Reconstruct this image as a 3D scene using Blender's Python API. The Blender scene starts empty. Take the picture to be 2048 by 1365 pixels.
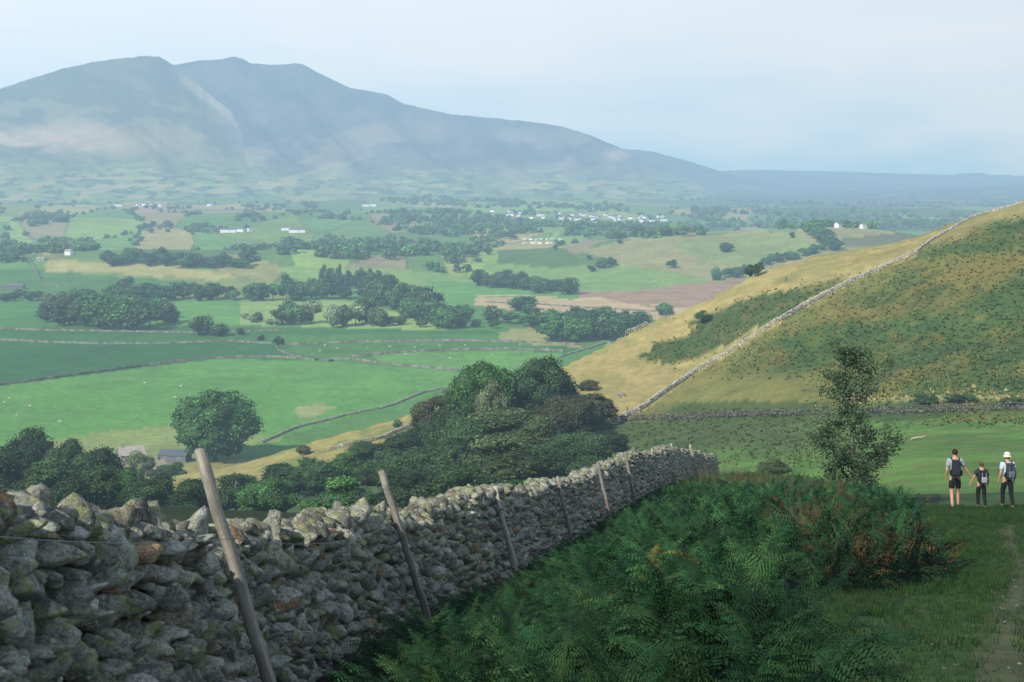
import bpy, bmesh, math, random, time
import numpy as np
from mathutils import Vector, Matrix
T0=time.time()
R=np.random.default_rng(7); random.seed(7)
SC=bpy.context.scene; COLL=SC.collection
F=2844.0; HZ=345.0
def sst(a,b,x):
    t=np.clip((x-a)/(b-a),0,1); return t*t*(3-2*t)
# ------------------------------------------------------------------ noise
def _h(i,j,s):
    n=(i*374761393+j*668265263+s*974634777)&0x7fffffff
    n=((n^(n>>13))*1274126177)&0x7fffffff
    return ((n^(n>>16))&0xffff)/65535.0
def vn(x,y,s=0):
    x=np.asarray(x,float); y=np.asarray(y,float)
    i=np.floor(x).astype(np.int64); j=np.floor(y).astype(np.int64); fx=x-i; fy=y-j
    fx=fx*fx*(3-2*fx); fy=fy*fy*(3-2*fy)
    a=_h(i,j,s); b=_h(i+1,j,s); c=_h(i,j+1,s); d=_h(i+1,j+1,s)
    return (a*(1-fx)+b*fx)*(1-fy)+(c*(1-fx)+d*fx)*fy
def fbm(x,y,s=0,o=4):
    r=0; a=.5; t=0
    for k in range(o):
        r=r+a*vn(x*2**k,y*2**k,s+k*17); t+=a; a*=.5
    return r/t
# ------------------------------------------------------------------ terrain
CP=[]
def cz(px,Y,z): CP.append((px,Y,z))
def cp(px,Y,py): CP.append((px,Y,-(py-HZ)/F*Y))
for Y,z in [(2,-2.0),(4,-2.4),(8.2,-3.35),(14,-4.55),(21,-6.0),(28,-7.4),(39.5,-9.4)]:
    for px in (-600,300,1100,2048,2700): cz(px,Y,z)
for a in [(0,50,-12.6),(700,50,-12),(1250,50,-11.0),(1700,50,-11.6),(2048,50,-11.9),(1380,65,-14.1),(1430,75,-16.3),(0,75,-19),(800,75,-18.5),
  (1900,60,-14),(1710,60,-13.8),(1600,90,-20.5),(1300,100,-24),(1600,140,-29),(1300,150,-35),(0,130,-33),(700,130,-33),(0,200,-49),(500,200,-48.5),
  (900,200,-44.5),(1200,200,-41),(0,260,-60),(0,300,-67),(-600,200,-50),(-600,300,-66),(2700,90,-17),(2700,185,-20),(2700,345,25),(-600,75,-19)]: cz(*a)
for a in [(1900,90,961),(1900,140,880),(480,290,940),(700,280,900),(900,260,890),(1000,290,815),(900,325,800),(1250,250,840),(1540,280,655),(1830,310,510),
  (2048,330,405),(1110,300,742),(1300,330,642),(1520,345,542),(1750,350,490),(2048,345,400),(2048,255,600),(1800,240,700),(1540,235,780),(1400,235,832),
  (1620,215,832),(2048,185,822),(2048,200,780),(1830,345,478),(1400,290,720),(1620,345,516)]: cp(*a)
CP=np.array(CP); CU=np.c_[CP[:,0]/500,np.log(CP[:,1])*1.6]; CQ=-CP[:,2]/(CP[:,1]+4)
def phi(r2): return .5*r2*np.log(r2+1e-9)
n=len(CP); D=((CU[:,None]-CU[None])**2).sum(-1)
A=np.zeros((n+3,n+3)); A[:n,:n]=phi(D)+np.eye(n)*.0008; A[:n,n]=1; A[:n,n+1:]=CU; A[n,:n]=1; A[n+1:,:n]=CU.T
W=np.linalg.solve(A,np.r_[CQ,0,0,0])
def q_at(px,Y):
    a=np.clip(px,-700,2800)/500; b=np.log(np.clip(Y,2,400))*1.6
    o=W[n]+W[n+1]*a+W[n+2]*b
    for k in range(n): o=o+W[k]*phi((a-CU[k,0])**2+(b-CU[k,1])**2)
    return o
YRP=([-700,0,480,900,1110,1300,1520,1750,2048,2800],[290,300,300,325,300,330,345,350,345,360])
def gauss(x,y,cx,cy,sx,sy): return np.exp(-((x-cx)/sx)**2-((y-cy)/sy)**2)
def valley(x,y):
    px=1024+F*x/np.maximum(y,2)
    z=-80+.0105*(np.clip(y,1300,3900)-1300)*(1-sst(900,1600,px))
    z=z+14*gauss(x,y,-330,1170,190,110)+9*gauss(x,y,-120,1240,150,100)
    z=z+31*gauss(x,y,300,1240,130,190)+17*gauss(x,y,120,1260,110,160)+8*gauss(x,y,60,1650,260,160)
    z=z+14*gauss(x,y,-300,2000,420,220)+10*gauss(x,y,-900,2500,420,300)+12*gauss(x,y,500,2700,400,250)
    am=np.clip((y-430)/300,0,1)
    z=z+am*3.2*(fbm(x/170,y/170,5,3)-.5)*2*np.clip(y/1200,.5,2)
    z=z-2.5*gauss(x,y,-120,620,200,60)
    return z
def H(x,y):
    x=np.asarray(x,float); y=np.asarray(y,float)
    Y=np.maximum(y,2); px=1024+F*x/Y
    Yr=np.interp(px,*YRP)
    Yc=np.minimum(Y,Yr)
    zf=-q_at(px,Yc)*(Yc+4)
    zf=zf+ .9*(fbm(x/22,y/22,3,3)-.5)*sst(80,160,Y) + .10*(fbm(x/1.7,y/1.7,9,3)-.5)*(1-sst(60,120,Y))
    t=np.clip((Y-Yr)/110,0,1); s=t*(2-t)
    return zf*(1-s)+valley(x,y)*s
def hz1(x,y): return float(H(np.array([x]),np.array([y]))[0])
YS=np.geomspace(70,8500,900)
def hit(px,py,ymin=70):
    ys=YS if ymin==70 else np.geomspace(ymin,8500,900)
    x=(px-1024)/F*ys; z=H(x,ys); zr=-(py-HZ)/F*ys
    k=np.nonzero(z>=zr)[0]
    if len(k)==0: return None
    k=k[0]; Y=ys[k]
    return (x[k],Y,float(z[k]))
# ------------------------------------------------------------------ mesh helpers
def mk(name,V,Fc,mat,parent=None,col=None,smooth=False):
    V=np.asarray(V,np.float32); Fc=np.asarray(Fc,np.int32); me=bpy.data.meshes.new(name)
    me.vertices.add(len(V)); me.vertices.foreach_set('co',V.ravel())
    k=Fc.shape[1]; me.loops.add(Fc.size); me.loops.foreach_set('vertex_index',Fc.ravel())
    me.polygons.add(len(Fc)); me.polygons.foreach_set('loop_start',np.arange(0,Fc.size,k,dtype=np.int32))
    me.update(calc_edges=True)
    if smooth: me.polygons.foreach_set('use_smooth',np.ones(len(Fc),bool))
    if col is not None:
        a=me.color_attributes.new('Col','FLOAT_COLOR','POINT')
        c=np.ones((len(V),4),np.float32); c[:,:3]=col; a.data.foreach_set('color',c.ravel())
    for m in (mat if isinstance(mat,(list,tuple)) else [mat]): me.materials.append(m)
    o=bpy.data.objects.new(name,me); COLL.objects.link(o)
    if parent: o.parent=parent
    return o
def tag(o,label,cat=None,group=None,kind=None):
    o['label']=label
    if cat: o['category']=cat
    if group: o['group']=group
    if kind: o['kind']=kind
    return o
def empty(name,loc,rz=0):
    o=bpy.data.objects.new(name,None); COLL.objects.link(o); o.location=loc; o.rotation_euler=(0,0,rz); o.empty_display_size=.3; return o
def join(parts):
    Vs=[];Fs=[];Cs=[];o=0
    for p in parts:
        Vs.append(p[0]);Fs.append(np.asarray(p[1])+o);o+=len(p[0])
        if len(p)>2: Cs.append(p[2])
    return np.concatenate(Vs),np.concatenate(Fs),(np.concatenate(Cs) if Cs else None)
def rotm(yaw,pit,rol):
    cy,sy,cp_,sp,cr,sr=np.cos(yaw),np.sin(yaw),np.cos(pit),np.sin(pit),np.cos(rol),np.sin(rol)
    M=np.empty((len(yaw),3,3))
    M[:,0,0]=cy*cp_;M[:,0,1]=cy*sp*sr-sy*cr;M[:,0,2]=cy*sp*cr+sy*sr
    M[:,1,0]=sy*cp_;M[:,1,1]=sy*sp*sr+cy*cr;M[:,1,2]=sy*sp*cr-cy*sr
    M[:,2,0]=-sp;M[:,2,1]=cp_*sr;M[:,2,2]=cp_*cr
    return M
def scatter(PV,PF,pos,M,col=None,shade=None):
    n=len(pos); nv=len(PV)
    V=np.einsum('nij,vj->nvi',M,PV)+pos[:,None,:]
    Fc=(PF[None]+ (np.arange(n)*nv)[:,None,None]).reshape(-1,PF.shape[1])
    C=None
    if col is not None:
        sh=np.ones(nv) if shade is None else shade
        C=(col[:,None,:]*sh[None,:,None]).reshape(-1,3)
    return V.reshape(-1,3),Fc,C
def ico(sub):
    bm=bmesh.new(); bmesh.ops.create_icosphere(bm,subdivisions=sub,radius=1)
    V=np.array([v.co[:] for v in bm.verts]); Fc=np.array([[v.index for v in f.verts] for f in bm.faces]); bm.free(); return V,Fc
def tube(P,r,k=7):
    P=np.asarray(P,float); m=len(P); r=np.broadcast_to(r,(m,)); V=[];
    for i in range(m):
        d=P[min(i+1,m-1)]-P[max(i-1,0)]; d=d/np.linalg.norm(d)
        a=np.cross(d,[0.3,1,0.2]); a/=np.linalg.norm(a); b=np.cross(d,a)
        for j in range(k):
            t=2*math.pi*j/k; V.append(P[i]+r[i]*(math.cos(t)*a+math.sin(t)*b))
    Fc=[]
    for i in range(m-1):
        for j in range(k):
            Fc.append((i*k+j,i*k+(j+1)%k,(i+1)*k+(j+1)%k,(i+1)*k+j))
    return np.array(V),np.array(Fc)
# ------------------------------------------------------------------ materials
hg=bpy.data.node_groups.new('painted_haze','ShaderNodeTree')  # haze painted into every material as a glow growing with distance from origin
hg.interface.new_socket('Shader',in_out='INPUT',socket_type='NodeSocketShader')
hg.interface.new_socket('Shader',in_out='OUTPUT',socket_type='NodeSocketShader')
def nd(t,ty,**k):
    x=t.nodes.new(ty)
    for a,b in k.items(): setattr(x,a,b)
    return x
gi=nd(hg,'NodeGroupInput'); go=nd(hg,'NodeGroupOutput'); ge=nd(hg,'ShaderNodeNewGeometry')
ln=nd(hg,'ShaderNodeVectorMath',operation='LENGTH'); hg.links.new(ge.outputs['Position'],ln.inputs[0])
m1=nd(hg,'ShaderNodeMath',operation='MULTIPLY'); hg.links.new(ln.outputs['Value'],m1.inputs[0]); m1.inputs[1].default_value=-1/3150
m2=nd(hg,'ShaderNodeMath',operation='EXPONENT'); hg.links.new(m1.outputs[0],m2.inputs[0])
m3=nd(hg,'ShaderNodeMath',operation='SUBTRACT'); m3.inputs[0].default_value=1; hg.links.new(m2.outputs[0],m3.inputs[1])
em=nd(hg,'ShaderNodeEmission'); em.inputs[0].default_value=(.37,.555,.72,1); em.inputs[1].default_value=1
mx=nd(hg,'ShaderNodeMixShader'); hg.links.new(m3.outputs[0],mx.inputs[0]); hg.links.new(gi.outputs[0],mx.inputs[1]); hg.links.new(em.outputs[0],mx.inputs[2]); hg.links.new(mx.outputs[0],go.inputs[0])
def material(name,base=None,var=None,bump=None,rough=.9,orand=0,coords='pos',extra=None,trans=0,spec=.2):
    m=bpy.data.materials.new(name); m.use_nodes=True; t=m.node_tree; t.nodes.clear(); L=t.links.new
    out=nd(t,'ShaderNodeOutputMaterial'); b=nd(t,'ShaderNodeBsdfPrincipled'); b.inputs['Roughness'].default_value=rough
    b.inputs['Specular IOR Level'].default_value=spec
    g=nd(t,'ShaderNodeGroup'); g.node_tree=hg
    if base is None:
        at=nd(t,'ShaderNodeAttribute',attribute_name='Col'); c=at.outputs['Color']
    else:
        rgb=nd(t,'ShaderNodeRGB'); rgb.outputs[0].default_value=(*base,1); c=rgb.outputs[0]
    if coords=='pos': P=nd(t,'ShaderNodeNewGeometry').outputs['Position']
    else: P=nd(t,'ShaderNodeTexCoord').outputs['Object']
    def noise(s,det=4,st=None):
        v=P
        if st:
            mp=nd(t,'ShaderNodeMapping'); mp.inputs['Scale'].default_value=st; L(P,mp.inputs[0]); v=mp.outputs[0]
        x=nd(t,'ShaderNodeTexNoise'); x.inputs['Scale'].default_value=s; x.inputs['Detail'].default_value=det; x.inputs['Roughness'].default_value=.6; L(v,x.inputs['Vector']); return x.outputs['Fac']
    def mr(v,a,b_,c_,d):
        x=nd(t,'ShaderNodeMapRange'); L(v,x.inputs[0])
        for i,k in enumerate((a,b_,c_,d)): x.inputs[i+1].default_value=k
        return x.outputs[0]
    def scl(c,v):
        x=nd(t,'ShaderNodeVectorMath',operation='SCALE'); L(c,x.inputs[0]); L(v,x.inputs['Scale']); return x.outputs[0]
    def mixc(f,a,col):
        x=nd(t,'ShaderNodeMix',data_type='RGBA'); L(f,x.inputs[0]); L(a,x.inputs[6]); x.inputs[7].default_value=(*col,1); return x.outputs[2]
    for s,a in (var or []): c=scl(c,mr(noise(s),.3,.7,1-a,1+a))
    if extra: c=extra(t,c,noise,mr,mixc,scl)
    if orand: c=scl(c,mr(nd(t,'ShaderNodeObjectInfo').outputs['Random'],0,1,1-orand,1+orand))
    L(c,b.inputs['Base Color'])
    if bump:
        prev=None
        for s,st,di in bump:
            bp=nd(t,'ShaderNodeBump'); bp.inputs['Strength'].default_value=st; bp.inputs['Distance'].default_value=di; L(noise(s,5),bp.inputs['Height'])
            if prev: L(prev,bp.inputs['Normal'])
            prev=bp.outputs[0]
        L(prev,b.inputs['Normal'])
    sh=b.outputs[0]
    if trans:
        tr=nd(t,'ShaderNodeBsdfTranslucent'); L(c,tr.inputs[0]); ms=nd(t,'ShaderNodeMixShader'); ms.inputs[0].default_value=trans; L(sh,ms.inputs[1]); L(tr.outputs[0],ms.inputs[2]); sh=ms.outputs[0]
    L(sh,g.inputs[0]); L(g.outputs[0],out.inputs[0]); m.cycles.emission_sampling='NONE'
    return m
def lich(t,c,noise,mr,mixc,scl):
    c=mixc(mr(noise(8,8),.52,.59,0,.7),c,(.33,.37,.15))
    c=mixc(mr(noise(21,6),.56,.62,0,.75),c,(.52,.53,.46))
    c=mixc(mr(noise(26,5,(1,1,1.3)),.37,.46,.6,0),c,(.11,.11,.095))
    c=mixc(mr(noise(4.1,5),.34,.42,.4,0),c,(.15,.145,.13))
    return c
M_stone=material('weathered_stone',None,[(14,.3),(70,.4)],[(14,.8,.06),(45,.8,.025),(110,.8,.01)],.95,extra=lich,spec=.1)
M_stone2=material('field_wall_stone',None,[(.8,.3),(3,.3)],[(3,.6,.15)],.95)
M_core=material('dark_gap_core',(.025,.024,.022))  # near-black, stands for the shade in gaps between stones
M_wood=material('weathered_timber',None,[(9,.2)],[(40,.5,.01)],.85,coords='obj',extra=lambda t,c,noise,mr,mixc,scl: scl(c,mr(noise(30,5,(1,1,.06)),.3,.7,.5,1.4)))
M_wire=material('galvanised_wire',(.22,.25,.28),rough=.4); M_wire.node_tree.nodes['Principled BSDF'].inputs['Metallic'].default_value=.6
M_ground=material('ground',None,[(.35,.16),(2.2,.2)],[(1.1,.5,.35),(9,.5,.05)],.95,extra=lambda t,c,noise,mr,mixc,scl: scl(c,mr(noise(.05,5),.3,.7,.84,1.16)))
M_mount=material('mountain',None,[(.004,.10),(.02,.12)],None,.95)
M_leaf=material('leaf',None,[(.5,.12)],None,.7,orand=.2,trans=.22)
M_leafn=material('leaf_plain',None,None,None,.75,trans=.22)
M_birch=material('birch_leaf',None,None,None,.75,trans=.38)
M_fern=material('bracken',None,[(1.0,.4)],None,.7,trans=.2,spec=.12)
M_bark=material('bark',(.075,.062,.048),[(4,.3)],[(12,.6,.04)],.95,coords='obj')
M_bark2=material('pale_bark',(.16,.145,.12),[(4,.3)],[(12,.6,.04)],.95,coords='obj')
def flat(name,c,rough=.85,bump=None,var=None): return material(name,c,var,bump,rough,coords='obj')
# ------------------------------------------------------------------ ground sheet
WYL=[0,3,5.5,8.5,11.5,14.3,21,28.3,32.3,39.5,50,58,65.5,73,80]; WXL=[-2.75,-2.36,-2.04,-1.70,-1.38,-1.06,-.12,1.0,1.85,3.25,5.6,7.0,8.5,10.4,12.4]
def wxf(y):
    k=np.linspace(-1.2,1.2,7); return sum(np.interp(y+a,WYL,WXL) for a in k)/7
NR,NC=720,900
ys=np.geomspace(2,9500,NR); us=np.linspace(-.62,.62,NC)
GX=us[None]*(ys[:,None]+3); GY=np.repeat(ys[:,None],NC,1)
GZ=H(GX.ravel(),GY.ravel()).reshape(NR,NC)
PX=1024+F*GX/GY; PY=HZ-F*GZ/GY
PXn=PX+ (fbm(GX/ (GY*.02),np.log(GY)*60,21,3)-.5)*26; PYn=PY+(fbm(GX/(GY*.02),np.log(GY)*60,22,3)-.5)*12
def inpoly(P,x,y):
    r=np.zeros(x.shape,bool); m=len(P)
    for i in range(m):
        x0,y0=P[i]; x1,y1=P[(i+1)%m]
        if y0==y1: continue
        r^=((y0>y)!=(y1>y))&(x<(x1-x0)*(y-y0)/(y1-y0)+x0)
    return r
C=np.zeros((NR,NC,3))
def put(mask,c,a=1.0):
    c=np.array(c); C[mask]=C[mask]*(1-a)+c*a
C[:]=(.055,.12,.035)
far=GY>650
sn=430; su=R.uniform(-500,2600,sn); sv=R.uniform(math.log(640),math.log(5500),sn)*620
pal=np.array([(.125,.25,.055),(.105,.22,.05),(.19,.30,.065),(.25,.30,.075),(.35,.31,.12),(.135,.24,.065),(.115,.25,.06),(.30,.29,.10),(.09,.175,.045),(.21,.32,.075),(.27,.24,.12)])
sc_=pal[R.integers(0,len(pal),sn)]*R.uniform(.85,1.2,(sn,1))
fx=PX[far]+60*(fbm(PX[far]/150,np.log(GY[far])*4,31,2)-.5); fv=np.log(GY[far])*620+50*(fbm(PX[far]/120,np.log(GY[far])*5,33,2)-.5)
D1=np.full(fx.shape,1e9);D2=D1.copy();I1=np.zeros(fx.shape,int)
for k in range(sn):
    d=np.hypot(fx-su[k],fv-sv[k]); c1=d<D1
    D2=np.where(c1,D1,np.minimum(D2,d)); I1=np.where(c1,k,I1); D1=np.where(c1,d,D1)
C[far]=sc_[I1]
EDGE=np.full((NR,NC),1e9); EDGE[far]=D2-D1
put((EDGE<4),(.06,.11,.04),.5)
V_=(GY>395)&(GY<1500)
put(V_&(GY<1000),(.08,.195,.048))
def P(poly,c,y0=395,y1=3000,a=1.0,soft=False):
    m=(GY>y0)&(GY<y1); put(m&inpoly(poly,PXn if soft else PX,PYn if soft else PY),c,a)
P([(0,655),(470,655),(960,660),(1170,690),(1120,720),(700,720),(630,722),(430,718),(0,772)],(.045,.145,.038))
P([(-300,690),(460,684),(550,690),(580,714),(430,718),(0,772),(-300,790)],(.033,.12,.033))
P([(560,668),(1000,668),(1165,690),(990,690),(700,714),(600,714)],(.065,.17,.042))
P([(-300,790),(0,772),(430,718),(630,722),(940,745),(1010,770),(900,780),(700,832),(520,890),(0,890),(-300,895)],(.098,.245,.052))
P([(740,708),(1000,702),(1130,706),(1090,735),(950,745),(760,726)],(.105,.25,.055))
P([(100,880),(350,848),(560,880),(300,935),(0,925)],(.26,.28,.10),a=.7,soft=True)
P([(590,815),(640,806),(668,815),(620,835),(590,835)],(.33,.29,.13),a=.6,soft=True)
P([(-200,600),(90,600),(100,655),(-200,658)],(.065,.19,.045))
P([(350,600),(480,600),(560,600),(570,650),(350,650)],(.11,.26,.058))
P([(480,598),(690,600),(860,640),(900,662),(480,650)],(.22,.34,.095))
P([(60,555),(130,520),(300,522),(450,545),(560,570),(600,600),(60,600)],(.19,.24,.07),y0=900)
P([(-200,525),(60,540),(330,560),(420,572),(300,600),(-200,600)],(.07,.17,.045),y0=800)
P([(90,522),(330,524),(480,555),(420,562),(200,545),(90,545)],(.40,.36,.14),y0=900,a=.8,soft=True)
P([(540,530),(800,540),(1010,560),(900,590),(620,575)],(.19,.31,.08),y0=800)
P([(850,560),(1000,570),(1180,590),(1100,610),(900,612)],(.11,.27,.06),y0=700)
P([(950,590),(1200,598),(1420,600),(1350,640),(1200,640),(960,615)],(.45,.34,.19),y0=600,y1=1500,soft=True)
P([(1180,560),(1500,555),(1500,620),(1300,612),(1150,592)],(.30,.20,.13),y0=700,y1=1500,soft=True)
P([(960,530),(1180,535),(1400,530),(1460,560),(1200,585),(1000,560)],(.17,.28,.07),y0=800,y1=1700,soft=True)
P([(1150,500),(1350,470),(1850,455),(1900,470),(1750,500),(1520,545),(1430,560),(1250,530)],(.27,.26,.105),y0=800,y1=1800,soft=True)
P([(1350,480),(1600,470),(1640,500),(1500,540),(1380,510)],(.21,.27,.085),y0=800,y1=1800,soft=True)
P([(1650,480),(1840,462),(1840,490),(1700,495)],(.12,.13,.065),y0=800,y1=1800,soft=True)
P([(1000,665),(1080,655),(1180,700),(1000,680)],(.32,.30,.12),y0=395,y1=1000,a=.8,soft=True)
P([(270,405),(330,405),(335,425),(260,425)],(.40,.28,.18),y0=2000,y1=4500)
P([(1040,440),(1330,455),(1000,470)],(.18,.27,.08),y0=1500,y1=4000)
farR=(GY>1900)&(PX>1380); put(farR&(fbm(PX/90,np.log(GY)*9,41,3)>.49),(.05,.08,.045),.75)
put((GY>3300)&(PX>1250),(.055,.085,.05),.6)
near=(GY<=395)
nn=fbm(GX/9,GY/9,51,4); nm=fbm(GX/2.5,GY/2.5,52,3); nl_=fbm(GX/28,GY/28,53,4)
put(near,(.055,.115,.03)); 
br=near&(GY>255)&(PX<1150); put(br,(.30,.28,.09)); put(br&(nn>.5),(.18,.22,.06)); put(br&(nm>.6),(.30,.22,.09),.7)
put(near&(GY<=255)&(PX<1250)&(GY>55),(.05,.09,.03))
mid=near&(PX>1215)&(GY>70)&(PY>822); put(mid,(.095,.20,.038))
wa=(sst(.42,.60,nn*.6+nl_*.4)*.75)[...,None]; C[mid]=(C*(1-wa)+np.array([.058,.125,.028])*wa)[mid]
wb=(sst(.54,.66,nm)*.6)[...,None]; C[mid]=(C*(1-wb)+np.array([.12,.14,.045])*wb)[mid]
wc=(sst(1740,1560,PXn+80*(nl_-.5))*sst(930,880,PYn))[...,None]*.85; C[mid]=(C*(1-wc)+(np.array([.055,.082,.026])*(.5+1.0*nm[...,None]))*wc)[mid]
hill=(GY>170)&(GY<470)&(PY<845)&(PX>1095)
put(hill,(.34,.28,.11))
WL=[(1250,840),(1290,820),(1400,742),(1540,656),(1620,610),(1700,568),(1760,540),(1830,510),(1862,480),(1950,432),(2048,403),(2300,330)]
wx=np.array([p[0] for p in WL]); wy=np.array([p[1] for p in WL])
below=PYn>np.interp(PX,wx,wy)
BRK=hill&below
put(BRK,(.062,.108,.025))
w1=sst(.44,.62,nl_*.5+nn*.5)[...,None]*.65; C[BRK]=(C*(1-w1)+np.array([.18,.155,.042])*w1)[BRK]
w2=sst(.54,.66,nn*.4+nm*.6)[...,None]*.5; C[BRK]=(C*(1-w2)+np.array([.20,.14,.036])*w2)[BRK]
w3=sst(.50,.36,nn*.5+nm*.5)[...,None]*.65; C[BRK]=(C*(1-w3)+np.array([.030,.066,.018])*w3)[BRK]
wg=(sst(1760,1560,PXn+90*(nl_-.5))*sst(730,765,PYn)*sst(818,800,PYn))[...,None]*.75; C[BRK]=(C*(1-wg)+np.array([.19,.185,.055])*wg)[BRK]
gl=BRK&(wg[...,0]>.35)
gl3=BRK&(PXn<1660)&(PYn>804); put(gl3,(.045,.085,.023),.85)
dW=PYn-np.interp(PX,wx,wy); w4=(sst(52,14,dW+30*(nn-.5))*sst(1900,1750,PX))[...,None]*.55; C[BRK]=(C*(1-w4)+np.array([.21,.19,.06])*w4)[BRK]
w5=(sst(0,30,np.interp(PX,[1830,1900,2048],[530,490,455])-PYn+40*(nn-.5))*sst(1820,1880,PX))[...,None]*.7; C[BRK]=(C*(1-w5)+np.array([.30,.26,.10])*w5)[BRK]
tp=BRK&(w5[...,0]>.45)
patch=[(1262,722),(1330,680),(1400,640),(1470,610),(1560,580),(1660,556),(1712,556),(1600,612),(1500,662),(1400,715),(1330,726)]
PXm=PX+(nn-.5)*70; PYm=PY+(nn-.5)*34
PT=hill&inpoly(patch,PXm,PYm)&~below; put(PT,(.058,.095,.025)); put(PT&(nm>.55),(.14,.13,.04),.6)
put(hill&~below&~PT&(nn>.54),(.22,.22,.075),.6)
put(hill&~below&(PX>1600)&(nn<.45),(.19,.17,.06),.5)
put(hill&(PY>775)&(PX>1680)&(np.abs(PY-(800-.045*(PX-1680)*.5))<5),(.30,.27,.12),.8)
nr=GY<75; put(nr,(.028,.066,.017)); put(nr&(fbm(GX/1.1,GY/1.1,61,4)>.55),(.042,.08,.024),.7)  # near turf coloured dark in place of the shade lying over it
put(nr&(GX<.31*GY-.6)&((GY>16)|(GX<2)),(.014,.028,.010))  # shade under the bracken painted onto the ground as a darker tone
def xpath(y): return .352*y+.05+.12*np.sin(y*.35)
xp=xpath(GY); pw=.26+.007*GY
pm=(np.abs(GX-xp)<pw*(.2+1.4*fbm(GX*1.6,GY*1.0,62,4)))&(GY<34)
put(nr&pm,(.085,.07,.048),.5)
C*= (.88+.24*fbm(PX/14,np.log(GY)*80,71,3))[...,None]
C*= (.86+.28*fbm(GX/60,GY/60,72,3))[...,None]
idx=np.arange(NR*NC).reshape(NR,NC)
Q=np.stack([idx[:-1,:-1],idx[:-1,1:],idx[1:,1:],idx[1:,:-1]],-1).reshape(-1,4)
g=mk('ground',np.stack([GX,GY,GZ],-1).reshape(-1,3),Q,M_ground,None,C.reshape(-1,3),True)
tag(g,'rolling valley ground of green pasture, golden hillside grass and dark near turf','ground',kind='structure')
print('terrain',time.time()-T0)
# ------------------------------------------------------------------ mountains
def fell(name,label,ridge,Yr,Yb,pxr,seed,amp,colf,back=.35,fold=170,sl=1.6):
    nu,nt=640,220
    px=np.linspace(*pxr,nu); t=np.linspace(0,1+back,nt)
    rp=np.interp(px,[p[0] for p in ridge],[p[1] for p in ridge]); rp=rp+(fbm(px/14,px*0,seed,3)-.5)*2.5
    TT,PP=np.meshgrid(t,px,indexing='ij'); RP=np.repeat(rp[None],nt,0)
    YR=Yr+0*PP; YB=Yb+160*np.sin(PP/170+seed)
    Y=YB+(YR-YB)*TT; zr=-(RP-HZ)/F*YR
    zb=valley((PP-1024)/F*YB,YB)-2
    k5=np.ones(41)/41; zrow=zb[0]; zrow=np.convolve(np.pad(zrow,20,mode='edge'),k5,'valid'); zb=np.repeat(zrow[None],nt,0)
    s=np.clip(TT,0,1); pr=np.where(TT<=1,.06*s+.94*(s*s*(2.0-1.0*s)), 1-.9*(TT-1)/back)
    Z=zb+(zr-zb)*pr
    wv=PP/fold+.9*fbm(PP/260,TT*1.2,seed+5,2)+TT*sl
    rid=np.sin(wv*5.5)*.5
    rid2=fbm(PP/90+TT*5,TT*4.5,seed+9,3)-.5
    env=np.sin(np.pi*np.clip(TT,0,1))**1.5*np.clip((zr-zb)/300,0,1.2)
    Z=Z+amp*env*(rid+rid2*1.4)
    X=(PP-1024)/F*Y
    py=HZ-F*Z/Y
    c=colf(PP,TT,py,X,Y)
    ix=np.arange(nt*nu).reshape(nt,nu)
    Qd=np.stack([ix[:-1,:-1],ix[:-1,1:],ix[1:,1:],ix[1:,:-1]],-1).reshape(-1,4)
    o=mk(name,np.stack([X,Y,Z],-1).reshape(-1,3),Qd,M_mount,None,c.reshape(-1,3),True)
    tag(o,label,'mountain',kind='structure')
def blend(c,m,col): m=np.asarray(m,float)[...,None]; return c*(1-m)+np.array(col)*m
def flank(c,P_,py,s,lo=392,hi=330):
    w=sst(hi,lo-20,py+30*(fbm(P_/50,py/22,s,3)-.5)*2)
    c=blend(c,w*.9,(.19,.30,.09)); n_=fbm(P_/20,py/5,s+1,3); c=blend(c,sst(.52,.59,n_)*w*.85,(.05,.09,.045)); c=blend(c,sst(.60,.66,fbm(P_/34,py/7,s+2,2))*w,(.36,.34,.15)); return c
def colA(P_,T,py,X,Y):  # relief shading of this slope is painted into its colours
    c=np.zeros(P_.shape+(3,))+(.22,.225,.13)
    n1=fbm((P_+py)/60,(py-.3*P_)/26,101,4); n2=fbm(P_/120,py/40,102,4)
    c=blend(c,sst(.44,.62,n1)*.8,(.08,.11,.075))
    c=blend(c,sst(215,150,py)*.55,(.10,.13,.12))
    sp=np.interp(P_,[300,345,420,480,560,650,730],[113,132,190,235,290,350,388])
    c=blend(c,sst(110,0,py-sp)*sst(330,430,P_)*.45,(.44,.37,.23))  # sunlit slope below the spur painted in as a pale tone
    c=blend(c,sst(22,3,np.abs(py-sp-8))*sst(330,400,P_)*sst(720,600,P_)*.9,(.88,.70,.45))  # sunlight on the spur edge painted in as a bright tan strip
    c=blend(c,sst(44,8,np.abs(py-(283-.05*P_)-24*(n2-.5)))*sst(400,60,P_)*sst(.34,.55,n2+.06)*.85,(.62,.45,.29))
    c=blend(c,sst(.48,.64,n2)*sst(200,260,py)*.5,(.42,.34,.19))
    return flank(c,P_,py,401,395,290)
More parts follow.
